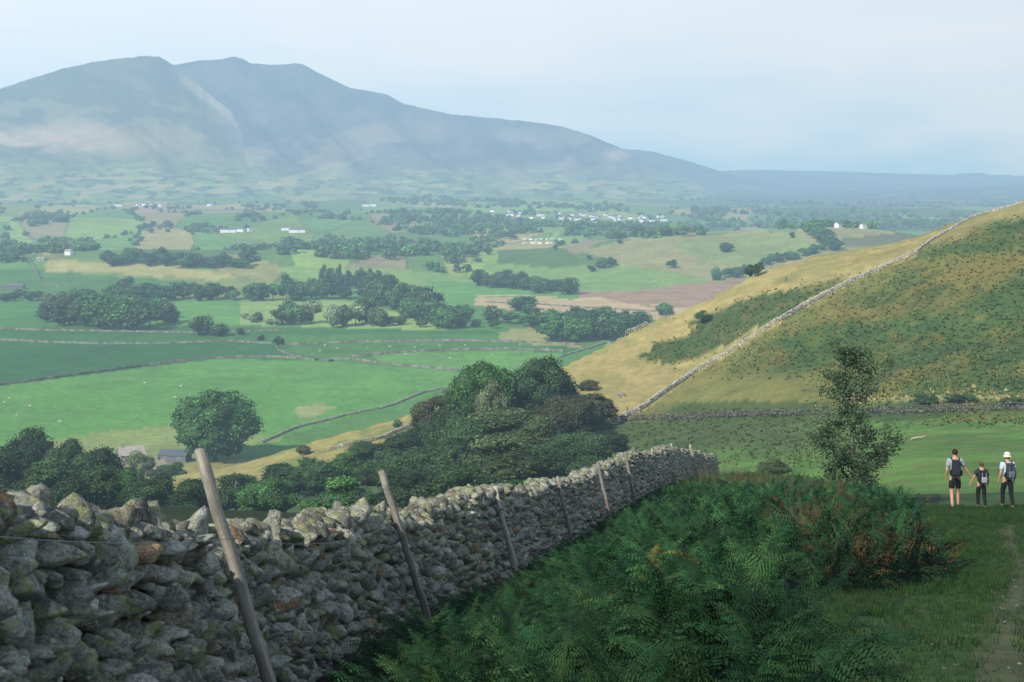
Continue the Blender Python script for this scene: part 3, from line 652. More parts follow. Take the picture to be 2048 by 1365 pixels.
group_([(1585,478,12,14),(1240,490,10,12),(1290,476,8,10),(1178,520,10,12),(1110,500,10,12),(1022,480,14,24),(975,510,16,22)],['dark'],'tiny lone tree on the far moor','tiny lone trees on the far moor',0)
print('trees',TC[0],time.time()-T0)
# slender tree at right
Y=60; x=(1706-1024)/F*Y; z=hz1(x,Y); st=empty('slender_tree',(x,Y,z)); tag(st,'tall slender wispy tree standing in the bracken left of the hikers','tree')
rr=np.random.default_rng(5); parts=[]
main=np.array([(0,0,-.2),(.06,0,.8),(-.04,0,1.6),(.10,0,2.6),(-.06,0,3.6),(.12,0,4.6),(.30,0,5.5),(.34,0,6.15)]); parts.append(tube(main,np.linspace(.12,.025,8),8))
side=np.array([(0,0,.5),(-.4,.1,1.2),(-.95,.1,2.0),(-1.25,.1,2.9)]); parts.append(tube(side,[.06,.045,.03,.01],6))
side2=np.array([(.05,0,.7),(.6,-.1,1.4),(1.15,0,2.1),(1.35,0,2.8)]); parts.append(tube(side2,[.06,.04,.025,.01],6))
lp=[]
def twigs(axis,nb,Lf):
    m=len(axis)-1
    for i in range(nb):
        t=(i+rr.uniform(0,1))/nb*.9+.09; k=t*m; p=axis[int(k)]*(1-k%1)+axis[min(int(k)+1,m)]*(k%1); a=rr.uniform(0,6.28)
        L=Lf(p[2])*rr.uniform(.35,1.15)
        e=p+np.array([math.cos(a)*L,math.sin(a)*L,L*rr.uniform(-.05,.7)]); m_=p+(e-p)*.5+np.array([0,0,.12]); parts.append(tube([p,m_,e],[.022*(1.2-t),.012,.004],5))
        tint_=rr.uniform(.6,1.4)
        for q in range(6):
            s=rr.uniform(.45,1.12); b=p+(e-p)*s+rr.normal(0,.07,3); lp.append((b,rr.uniform(.10,.20),tint_))
        for q in range(2):
            s=rr.uniform(.4,.95); b=p+(e-p)*s; e2=b+rr.normal(0,.28,3)+np.array([0,0,.05]); parts.append(tube([b,e2],[.007,.003],4)); lp.append((e2,.14,tint_))
twigs(main,66,lambda z:np.interp(z,[.3,1.2,2.6,3.6,4.8,5.6,6.2],[1.6,2.0,1.7,1.35,1.45,1.25,.7])); twigs(side,12,lambda z:.85); twigs(side2,11,lambda z:.8)
V,Fc,_=join(parts); mk('trunk',V,Fc,M_bark2,st,None)
pos=[];tn=[]
for b,r,t_ in lp: pos.append(b+rr.normal(0,1,(22,3))*np.array([r,r,r*.8])); tn+= [t_]*22
pos=np.concatenate(pos); m_=len(pos); M=rotm(rr.uniform(0,6.28,m_),rr.normal(0,.6,m_),rr.normal(0,.6,m_))*(rr.uniform(.05,.09,m_))[:,None,None]
cc=np.array([(.105,.175,.085)])*(rr.uniform(.6,1.4,m_)*np.array(tn))[:,None]; V,Fc,Cc=scatter(LEAFQ,LF,pos,M,cc); mk('crown',V,Fc,M_birch,st,Cc)
# ------------------------------------------------------------------ far woods (stuff)
def far_mass(name,label,sel_pts,hr,kinds,n_blade=46,wf=1.0,cat='wood'):
    outs=[];
    for v in range(4):
        cm=crown(900+v,.95*wf,.85,.45,6,n_blade,.24,(1,1,1)); k=np.arange(len(sel_pts))%4==v; P_=sel_pts[k]; m=len(P_)
        if m==0: continue
        hh=R.uniform(*hr,m); M=rotm(R.uniform(0,6.28,m),np.zeros(m),np.zeros(m))*hh[:,None,None]; M[:,:2]*=1.25
        K=np.array([KIND[q] for q in kinds])[R.integers(0,len(kinds),m)]*R.uniform(1.4,2.4,(m,1))
        V,Fc,Cc=scatter(cm[0],cm[1],P_,M,K,shade=cm[2][:,1]); outs.append((V,Fc,Cc))
    V,Fc,Cc=join(outs); tag(mk(name,V,Fc,M_leafn,None,Cc),label,cat,kind='stuff')
vis=(PX>-120)&(PX<2180)
def pick(mask,m,col=False):
    i=np.argwhere(mask); i=i[R.permutation(len(i))[:m]]; p=np.c_[GX[i[:,0],i[:,1]]+R.uniform(-3,3,len(i)),GY[i[:,0],i[:,1]]+R.uniform(-6,6,len(i)),GZ[i[:,0],i[:,1]]-1]
    return (p,C[i[:,0],i[:,1]]) if col else p
hm=vis&(EDGE<6)&(GY>1300)&(GY<3000)&(fbm(PX/60,np.log(GY)*12,81,3)>.51)
hm&=~((PX>1150)&(GY<1700))
far_mass('far_hedgerows','lines of small hazy trees along the distant field edges',pick(hm,850),(4,8.5),['dark','olive','green'],cat='hedgerow')
def bandmask(poly): return (GY>1100)&inpoly(poly,PXn,PYn)
WP=[[(560,490),(700,478),(860,490),(960,505),(955,525),(760,522),(560,512)],[(830,528),(955,525),(965,545),(860,545)],[(0,485),(190,490),(195,505),(0,508)],[(55,432),(150,415),(150,455),(60,458)],
 [(285,450),(430,452),(440,466),(300,466)],[(455,432),(520,430),(525,444),(460,444)],[(300,418),(380,416),(380,424),(300,425)],[(480,412),(640,412),(640,422),(500,420)],
 [(760,430),(900,425),(1050,445),(1300,460),(1420,470),(1300,478),(1100,470),(900,475),(760,460)],[(760,395),(980,398),(1130,410),(1250,415),(1240,428),(1000,415),(780,408)],
 [(1380,420),(1650,430),(2040,432),(2040,455),(1700,462),(1420,455)],[(1250,395),(1500,395),(2040,398),(2040,415),(1500,410)],[(480,505),(520,508),(515,525),(480,520)],[(640,430),(700,428),(700,440),(640,440)],[(-50,505),(50,503),(55,525),(-50,525)],[(1100,455),(1260,470),(1250,480),(1100,472)]]
wm=np.zeros((NR,NC),bool)
for p in WP: wm|=bandmask(p)
wm&=(fbm(PX/35,np.log(GY)*30,83,3)>.44)&(GY<3600)
far_mass('far_woods','hazy blue green woods spread across the far valley floor',pick(wm&vis,2200),(6,12),['dark','olive','green'],30)
print('far woods',wm.sum(),time.time()-T0)
# ------------------------------------------------------------------ houses
M_white=flat('white_render',(.72,.72,.70)); M_slate=flat('slate_roof',(.13,.14,.16)); M_tan=flat('rubble_house_wall',(.30,.27,.22),var=[(2,.3)]); M_red=flat('pale_tin_roof',(.32,.29,.28),var=[(1,.2)]); M_glass=flat('dark_pane',(.03,.035,.04),.2)
def gable(L,W_,h,rf,ov=.3):
    l,w=L/2,W_/2
    WV=np.array([(-l,-w,-1),(l,-w,-1),(l,w,-1),(-l,w,-1),(-l,-w,h),(l,-w,h),(l,w,h),(-l,w,h),(-l,0,h+rf-.1),(l,0,h+rf-.1)])
    WF=[(0,1,5,4),(1,2,6,5),(2,3,7,6),(3,0,4,7),(4,8,8,7),(5,6,9,9)]
    o=ov; e=h-.1*ov
    RV=[];
    for s in (-1,1):
        RV+=[(-l-o,s*(w+o),e),(l+o,s*(w+o),e),(l+o,0,h+rf+.05),(-l-o,0,h+rf+.05),(-l-o,s*(w+o),e-.18),(l+o,s*(w+o),e-.18),(l+o,0,h+rf-.12),(-l-o,0,h+rf-.12)]
    RF=[]
    for b in (0,8): RF+=[tuple(b+k for k in f) for f in [(0,1,2,3),(7,6,5,4),(0,4,5,1),(1,5,6,2),(3,7,4,0)]]
    return WV,WF,np.array(RV),RF
def pyd(name,V,Fc,mats,parent=None,mi=None):
    me=bpy.data.meshes.new(name); Fc=[tuple(dict.fromkeys(int(i) for i in f)) for f in Fc]; me.from_pydata([tuple(map(float,v)) for v in V],[],Fc)
    for m in mats: me.materials.append(m)
    if mi is not None: me.polygons.foreach_set('material_index',mi)
    me.update(); o=bpy.data.objects.new(name,me); COLL.objects.link(o)
    if parent: o.parent=parent
    return o
def boxv(c,s):
    V=[(c[0]+a*s[0]/2,c[1]+b*s[1]/2,c[2]+d*s[2]/2) for a in (-1,1) for b in (-1,1) for d in (-1,1)]
    return V,[(0,1,3,2),(4,6,7,5),(0,4,5,1),(2,3,7,6),(0,2,6,4),(1,5,7,3)]
def big_house(px,Y,L,W_,h,rf,rz,wm_,rm,label,name,wins=3,chim=True,z=None,sc=1):
    x=(px-1024)/F*Y; z=hz1(x,Y) if z is None else z; e=empty(name,(x,Y,z),rz); WV,WF,RV,RF=gable(L,W_,h,rf); e.scale=(sc,sc,sc)
    pyd('wall',WV,WF,[wm_],e); r=pyd('roof',RV,RF,[rm],e)
    if chim:
        V,f=boxv((-L*.38,0,h+rf+.4),(.9,.7,1.6)); pyd('chimney',V,f,[wm_],r)
    for i in range(wins):
        V,f=boxv((-L/2+L*(i+.5)/wins,-W_/2-.02,h*.6),(1.0,.08,1.1)); w=pyd('window',V,f,[M_white],e); V,f=boxv((-L/2+L*(i+.5)/wins,-W_/2-.07,h*.6),(.8,.04,.9)); pyd('pane',V,f,[M_glass],w)
    V,f=boxv((L*.1,-W_/2-.03,1),(1,.1,2)); pyd('door',V,f,[M_slate],e)
    tag(e,label,'house' if 'house' in name else 'barn'); return e
big_house(262,385,8,6.5,4.0,2.4,.5,M_tan,M_red,'stone farmhouse with pale roof left of the big round tree','farmhouse',sc=.8)
big_house(350,392,12,7,3.0,1.8,-.15,M_slate,flat('blue_grey_roof',(.09,.115,.15)),'long low farm barn with blue grey roof beside the big round tree','farm_barn',2,False,sc=.66)
big_house(316,368,5,4,3.2,1.8,.9,M_tan,M_tan,'small stone outbuilding in front of the farm barn','stone_outbuilding_house',1,False,sc=.65)
big_house(28,980,17,8,3,1.5,.1,M_slate,M_slate,'dark grey barn at the left edge of the valley','barn',2,False,sc=.8)
big_house(82,1120,9,6,2.5,1.5,0,M_red,M_red,'small pale barn by the sunlit knoll','barn',1,False,sc=.7)
def tiny(L,W_,h,rf,rm):
    WV,WF,RV,RF=gable(L,W_,h,rf); V=list(WV)+list(RV); Fc=WF+[tuple(i+10 for i in f) for f in RF]
    o=pyd('house',V,Fc,[M_white,rm],None,[0]*len(WF)+[1]*len(RF)); m=o.data; bpy.data.objects.remove(o); return m
TH=[tiny(11,7,5,2.6,M_slate),tiny(16,7,5,2.4,M_slate),tiny(8,6,4.5,2.4,M_tan),tiny(9,3.5,2.6,.5,M_white)]
def tiny_at(px,py,k,lab,grp,name='house',cat='house',s=1):
    q=hit(px,py)
    if q is None: return
    s*=.68; o=bpy.data.objects.new(name,TH[k]); COLL.objects.link(o); o.location=q; o.rotation_euler=(0,0,R.uniform(-.9,.9)); o.scale=(s,s,s); tag(o,lab,cat,grp)
for p in [(236,414),(277,414),(290,413),(305,414),(320,414)]: tiny_at(*p,int(R.integers(0,3)),'tiny white house in the hamlet under the pale mountain slope','houses of the hamlet at left',s=1.3)
tiny_at(420,413,1,'tiny lone white house right of the left hamlet',None,s=1.2)
for p in [(732,414),(748,413)]: tiny_at(*p,1,'tiny white house of the pair at the mountain foot','pair of houses at the mountain foot',s=1.2)
for p in [(450,466),(466,466),(482,465),(500,464)]: tiny_at(*p,int(R.integers(0,3)),'small white farmhouse in the row across the left fields','houses of the row in the left fields')
for p in [(572,462),(588,466),(604,466)]: tiny_at(*p,int(R.integers(0,2)),'small white farm building with brownish yard, right of the row','farm buildings right of the row')
tiny_at(138,512,2,'tiny pale house behind the left treeline',None)
for i in range(48):
    t=R.uniform(0,1); tiny_at(975+360*t,429+13*t+R.uniform(-6,7),int(R.integers(0,3)),'tiny white house in the village strung across the far valley','houses of the far village',s=.95)
for i in range(14): tiny_at(1670+105*R.uniform(),452+R.uniform(-5,6),int(R.integers(0,3)),'tiny white house in the hazy village at right','houses of the right hand village',s=.95)
for i in range(16): tiny_at(1052+82*(i%8)/8+R.uniform(-3,3),481+7*(i//8)+R.uniform(-1,1),3,'white caravan in the rows below the far village','rows of caravans','caravan','caravan',s=.75)
# ------------------------------------------------------------------ skin helper
def skin(name,verts,edges,rad,mat,parent=None,roots=(0,),sub=1):
    me=bpy.data.meshes.new(name); me.from_pydata(verts,edges,[]); o=bpy.data.objects.new(name,me); COLL.objects.link(o)
    o.modifiers.new('s','SKIN')
    for i,r in enumerate(rad):
        sv=me.skin_vertices[0].data[i]; sv.radius=r if isinstance(r,tuple) else (r,r); sv.use_root=i in roots
    s=o.modifiers.new('u','SUBSURF'); s.levels=sub; s.render_levels=sub
    dg=bpy.context.evaluated_depsgraph_get(); m2=bpy.data.meshes.new_from_object(o.evaluated_get(dg)); m2.name=name
    o.modifiers.clear(); o.data=m2; m2.materials.clear(); m2.materials.append(mat)
    for p in m2.polygons: p.use_smooth=True
    if parent: o.parent=parent
    return o
M_wool=flat('wool',(.50,.48,.42)); M_hide=flat('dark_hide',(.03,.022,.018))
def animal(name,s,mat,neck):
    v=[(0,0,.62),(.28,0,.64),(.45,0,.66),(-.3,0,.64),(-.48,0,.62),neck[0],neck[1],neck[2]]; e=[(0,1),(1,2),(0,3),(3,4),(2,5),(5,6),(6,7)]; r=[(.24,.24),(.22,.24),.16,(.24,.24),.13,.10,.08,.04]
    for (ix,x,sg) in ((2,.36,1),(2,.36,-1),(4,-.42,1),(4,-.42,-1)):
        b=len(v); hind=x<0
        v+=[(x,sg*.12,.48),(x+(.05 if hind else 0),sg*.12,.33),(x-(.06 if hind else 0),sg*.12,.2),(x,sg*.12,.0)]; e+=[(ix,b),(b,b+1),(b+1,b+2),(b+2,b+3)]; r+=[.08,.05,.032,.03]
    b=len(v); v+=[(-.58,0,.55),(-.6,0,.42)]; e+=[(4,b),(b,b+1)]; r+=[.03,.02]
    v=[tuple(c*s for c in p) for p in v]; r=[tuple(c*s for c in p) if isinstance(p,tuple) else p*s for p in r]
    return skin(name,v,e,r,mat,sub=1)
sh0=animal('sheep',1.0,M_wool,((.56,0,.66),(.68,0,.5),(.78,0,.38)))
grz={'left':[(20,800),(60,815),(350,798),(362,776),(120,848),(35,835),(290,770),(10,808)],'mid':[(x,y) for x,y in [(640,705),(675,700),(735,700),(650,694),(830,698),(880,696),(930,694),(845,692),(1040,694),(1095,700),(1010,700),(780,697),(812,712),(900,720),(985,715)]],'far':[(1270+7*i,562+(i*5)%7) for i in range(9)]+[(905,632),(1110,560)]}
LB={'left':('white sheep on the bright pasture at left','sheep on the bright pasture'),'mid':('white sheep on the fields right of the wall junction','sheep on the middle fields'),'far':('tiny white sheep on the far green fields','sheep on the far fields')}
first=True
for k,L_ in grz.items():
    for p in L_:
        q=hit(*p)
        if q is None: continue
        o=sh0 if first else sh0.copy()
        if not first: COLL.objects.link(o)
        first=False; o.location=q; o.rotation_euler=(0,0,R.uniform(0,6.28)); o.scale=[.95]*3; tag(o,LB[k][0],'sheep',LB[k][1])
for (px,py,lab) in [(662,727,'dark pony grazing by the valley wall'),(846,815,'dark pony standing on the golden brow left of the grove')]:
    q=hit(px,py); o=animal('pony',1.9,M_hide,((.58,0,.80),(.74,0,.62),(.86,0,.42))); o.location=q; o.rotation_euler=(0,0,.3); tag(o,lab,'pony')
print('animals',time.time()-T0)
# ------------------------------------------------------------------ bracken
def frond(seed,n_p,m_p):
    rr=np.random.default_rng(seed); V=[];Fc=[];S=[]
    L=1.0; pts=[];ang=math.radians(rr.uniform(50,80)); p=np.array([0,0,0.]); N=n_p+5; dl=L*1.2/N; curv=rr.uniform(1.1,2.0); bend=rr.normal(0,.25)
    for i in range(N+1):
        pts.append(p.copy()); t=i/N; a=ang-curv*t**1.4; p=p+dl*np.array([math.cos(a)*math.cos(bend*t),math.cos(a)*math.sin(bend*t),math.sin(a)])
    pts=np.array(pts)
    def tri(a,b,c,s):
        k=len(V); V.extend([a,b,c]); Fc.append((k,k+1,k+2)); S.extend([s*.7,s*.7,s*1.25])
    for i in range(N):
        w=.008*(1-i/N)+.002; tri(pts[i]+[0,-w,0],pts[i]+[0,w,0],pts[i+1],.7)
    for i in range(n_p):
        k=4+i; t=i/(n_p-1); base=pts[k]; tg=pts[k+1]-pts[k-1]; tg/=np.linalg.norm(tg); Lp=.30*(1-t)**.8*(1 if i else .85)*rr.uniform(.8,1.1)+.012; up=np.cross(tg,[0,1,0]); up=-up if up[2]<0 else up
        for s in (-1,1):
            d=np.array([0,s,0])+tg*rr.uniform(.2,.55)+up*rr.uniform(-.5,.25); d/=np.linalg.norm(d); sd=np.cross(d,up); sd/=np.linalg.norm(sd)
            wd=dl*.60; shd=rr.uniform(.7,1.3)
            if m_p==0 or t>.85:
                tri(base-sd*wd*.6,base+sd*wd*.6,base+d*Lp-up*.15*Lp,shd)
            else:
                m_=max(2,int(m_p*(1-t*.6)))
                for j in range(m_):
                    u=j/m_; q=base+d*Lp*u-up*.3*Lp*u*u; q2=base+d*Lp*(u+.6/m_)-up*.3*Lp*(u+.6/m_)**2; pl=(wd*1.15 if m_p>4 else wd)*(1-u)**.6+.005
                    for s2 in (-1,1): tri(q,q2,q+sd*s2*pl+d*pl*.35-up*rr.uniform(-.2,.4)*pl,shd*rr.uniform(.75,1.25))
    return np.array(V),np.array(Fc),np.array(S)
HF=[frond(i,20,8) for i in range(9)]; LFR=[frond(20+i,13,3) for i in range(7)]; XF=[frond(40+i,10,0) for i in range(5)]
def place_fronds(protos,x,y,hh,ss,col,seed,name,label):
    rr=np.random.default_rng(seed); m=len(x); k=rr.integers(0,len(protos),m); outs=[]
    ss=np.minimum(ss,hh*1.2+.15); z=H(x,y)+np.maximum(hh-ss*.62,0)*np.where(rr.uniform(0,1,m)<.4,rr.uniform(.1,.9,m),1)-.03
    for j,(PV,PF,PS) in enumerate(protos):
        s=k==j; c=s.sum()
        if c==0: continue
        M=rotm(rr.uniform(0,6.28,c),rr.normal(0,.34,c),rr.normal(0,.36,c))*ss[s][:,None,None]
        outs.append(scatter(PV,PF,np.c_[x[s],y[s],z[s]],M,col[s],PS))
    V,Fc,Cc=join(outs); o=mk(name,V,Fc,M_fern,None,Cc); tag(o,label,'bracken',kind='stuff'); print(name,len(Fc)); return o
def fern_field(y0,y1,n_,seed,sz):
    rr=np.random.default_rng(seed); y=np.sqrt(rr.uniform(y0**2,y1**2,n_*3)); x0=wxf(y)+.32; x1=np.interp(y,[6,14,16.9,17,19,22,24,30,38,45,70],[1.75,1.95,2.3,2.6,5.3,6.8,7.2,8.6,10.0,11.6,18.0])
    x1=x1+.6*(fbm(y*.9,y*0,seed+5,2)-.5)
    x=x0+(x1-x0)*rr.uniform(0,1,len(y))
    px=1024+F*x/y; cl_=fbm(x/.9,y/.9,seed,2); gap=((y>15)&(y<28)&(np.abs(px-1612-26*np.sin(y))<34))|((y>27)&(px>1600)&(fbm(x/2.2,y/2.2,88,2)<.46))|((y>24.5)&(y<29)&(px>1640))
    keep=(rr.uniform(0,1,len(y))<(.0+1.6*cl_))&~gap; x=x[keep][:n_];y=y[keep][:n_]
    d=x-wxf(y); px=1024+F*x/y; mn=fbm(x/.9,y/.9,99,2); mound=.25+1.4*mn
    hh=np.where(y<17,np.clip(.10+.27*d,.12,.90),np.clip(.10+.155*d,.13,.66))
    hh=np.where((px>1600)&(y>17)&(y<24.5),np.maximum(hh,.76),hh)
    hh=np.where((y>36),hh*.75,hh)*mound
    ss=rr.uniform(*sz,len(x))
    base=np.array([(.014,.052,.020),(.020,.068,.024),(.009,.036,.017),(.036,.086,.028)])[rr.integers(0,4,len(x))]*(rr.uniform(.7,1.25,len(x))*(.28+1.45*mn))[:,None]  # shade in hollows between mounds painted in, mound tops coloured lighter
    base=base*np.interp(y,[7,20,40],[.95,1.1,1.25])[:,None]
    rus=((px>1640)&(y>18)&(y<24.5)&(fbm(x/.8,y/.8,seed+3,2)>.46)&(rr.uniform(0,1,len(x))<.5))|((px>1570)&(px<1720)&(y>25)&(y<34)&(rr.uniform(0,1,len(x))<.3))|(rr.uniform(0,1,len(x))<.008)
    cb=np.array([(.095,.068,.028),(.12,.065,.028),(.06,.064,.025),(.07,.055,.024)])[rr.integers(0,4,len(x))]*rr.uniform(.55,1.05,(len(x),1)); base=np.where(rus[:,None],cb,base)
    yel=(np.hypot((x-1.45)/1.2,(y-12.2)/.8)<.4)&(rr.uniform(0,1,len(x))<.2); base=np.where(yel[:,None],np.array([(.26,.21,.045)]),base)
    return x,y,hh,ss,base
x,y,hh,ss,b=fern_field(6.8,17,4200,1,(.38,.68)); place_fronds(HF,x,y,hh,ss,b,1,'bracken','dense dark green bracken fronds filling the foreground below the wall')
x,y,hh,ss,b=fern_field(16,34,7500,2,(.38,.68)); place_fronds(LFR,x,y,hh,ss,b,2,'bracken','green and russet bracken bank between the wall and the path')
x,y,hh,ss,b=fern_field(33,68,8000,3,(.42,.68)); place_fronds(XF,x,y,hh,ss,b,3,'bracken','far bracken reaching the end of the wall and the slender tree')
# bracken cover on the hillside
tr=np.random.default_rng(8); tv=[];tf=[]
for i in range(9):
    a=tr.uniform(0,6.28); d=np.array([math.cos(a),math.sin(a),tr.uniform(.4,1.4)]); s=np.array([-math.sin(a),math.cos(a),0])*.17; k=len(tv); tv+=[s*-1,s,d*.36]; tf.append((k,k+1,k+2))
tv=np.array(tv);tf=np.array(tf)
hb=(BRK&~gl&~tp&(PX<2300)&(PX>1280)&(PY<805))|PT
pp,pc=pick(hb,36000,True); m_=len(pp); pp[:,2]=H(pp[:,0],pp[:,1])-.05
cc=pc*1.35*R.uniform(.8,1.3,(m_,1))
V,Fc,Cc=scatter(tv,tf,pp,rotm(R.uniform(0,6.28,m_),R.normal(0,.2,m_),R.normal(0,.2,m_))*R.uniform(.6,1.25,m_)[:,None,None],cc)
tag(mk('hillside_bracken',V,Fc,M_leafn,None,Cc),'green and orange bracken covering the right hillside','bracken',kind='stuff')
# rough rushes below the level wall
rm=mid&(PX>1250)&(PX<2150)&(nm>.52)&(((PX<1680)&(PY<925))|(PY<850)); pp,pc=pick(rm,5000,True); m_=len(pp); pp[:,2]=H(pp[:,0],pp[:,1])-.05
V,Fc,Cc=scatter(tv,tf,pp,rotm(R.uniform(0,6.28,m_),R.normal(0,.2,m_),R.normal(0,.2,m_))*R.uniform(.5,1.1,m_)[:,None,None],pc*1.1*R.uniform(.7,1.3,(m_,1)))
tag(mk('rough_growth',V,Fc,M_leafn,None,Cc),'rough tufts below the level wall','rushes',kind='stuff')
# grass
gm=80000; gy=np.sqrt(R.uniform(8**2,48**2,gm)); gx=np.where(gy<18,R.uniform(1.5,8,gm),.27*gy-1.2+R.uniform(0,1,gm)*8); gz=H(gx,gy)
kp=(np.abs(gx-xpath(gy))>.3*R.uniform(0,1,gm))|(gy>34); gx=gx[kp];gy=gy[kp];gz=gz[kp];gm=len(gx)
bl=np.array([(-.006,0,0),(.006,0,0),(.02,.01,1.)]);
bl=np.concatenate([bl,bl*[1,1,.8]+[.03,.02,0],bl*[-1,1,.7]+[-.03,.01,0],bl*[1,-1,.9]+[.01,-.04,0]]); bf=np.arange(12).reshape(4,3)
hgt=R.uniform(.03,.10,gm)*np.where(fbm(gx/1.3,gy/1.3,91,2)>.62,2.2,1); M=rotm(R.uniform(0,6.28,gm),R.normal(0,.35,gm),R.normal(0,.35,gm)); M=M*np.stack([np.full(gm,1.),np.full(gm,1.),hgt],-1)[:,None,:]
cc=np.array([(.025,.070,.017),(.034,.082,.02),(.018,.052,.015),(.07,.07,.03)])[R.choice(4,gm,p=[.42,.32,.22,.04])]
V,Fc,Cc=scatter(bl,bf,np.c_[gx,gy,gz],M,cc); tag(mk('grass',V,Fc,M_leafn,None,Cc),'short green grass beside the path','grass',kind='stuff')
def tall_grass(px,Y,r,n_,h,label,col):
    x0=(px-1024)/F*Y; x=x0+R.normal(0,r,n_); y=Y+R.normal(0,r,n_); z=H(x,y); M=rotm(R.uniform(0,6.28,n_),R.normal(0,.22,n_),R.normal(0,.22,n_)); M=M*np.stack([np.full(n_,1.2),np.full(n_,1.2),R.uniform(.5,1.1,n_)*h],-1)[:,None,:]
    V,Fc,Cc=scatter(bl,bf,np.c_[x,y,z],M,np.array([col])*R.uniform(.7,1.3,(n_,1))); tag(mk('dry_grass',V,Fc,M_leafn,None,Cc),label,'dry grass',kind='stuff')
tall_grass(1640,26,.6,900,.9,'dry straw coloured grass tuft above the russet bracken',(.15,.11,.055))
tall_grass(1550,48,1.3,900,1.0,'dry grass behind the bracken near the shrub',(.11,.10,.05))
def rock(x,y,s,col,label,grp=None,name='rock'):
    V,Fc=stone_proto(3,int(R.integers(0,12))); V=V*np.array(s)*.5; o=mk(name,V,Fc,M_stone2,None,np.tile(col,(len(V),1)),True); o.location=(x,y,hz1(x,y)+s[2]*.08); o.rotation_euler=(0,0,R.uniform(0,6)); tag(o,label,'rock' if name=='rock' else 'stone',grp)
for i in range(22):
    yy=R.uniform(9.5,20); xx=float(xpath(yy))+R.normal(0,.35); s=R.uniform(.03,.09); rock(xx,yy,(s,s*.8,s*.5),(.15,.14,.12),'small pale stone bedded in the worn path','stones in the path','stone')
for px,py,s in [(1245,792,2.2),(1236,797,1.5),(1315,748,1.0),(1350,640,1.2),(1480,672,.8)]:
    q=hit(px,py)
    if q: rock(q[0],q[1],(s,s*.7,s*.6),(.24,.22,.19),'grey boulder on the golden slope beside the long wall','boulders on the golden slope')
q=hit(1836,880)
lv,lf=tube([(-.95,0,.12),(-.3,.05,.2),(.4,0,.22),(.95,-.05,.34)],[.13,.12,.11,.06],8); o=mk('fallen_log',lv,lf,flat('bleached_wood',(.42,.36,.27)),None); o.location=q; o.rotation_euler=(0,0,.4); tag(o,'bleached fallen log on the green field above the hikers','log')
q=hit(1268,832,120); e=empty('field_gate',q,.5); ms=flat('grey_gate_metal',(.4,.4,.38))
for k in range(5):
    V,f=tube([(-1.4,0,.25+.24*k),(1.4,0,.25+.24*k)],.03,6); mk('rail',V,f,ms,e)
for s in (-1.45,1.45):
    V,f=boxv((s,0,.7),(.12,.12,1.5)); pyd('gate_post',V,f,[M_bark],e)
tag(e,'small metal field gate at the foot of the climbing wall','gate')
print('veg',time.time()-T0)
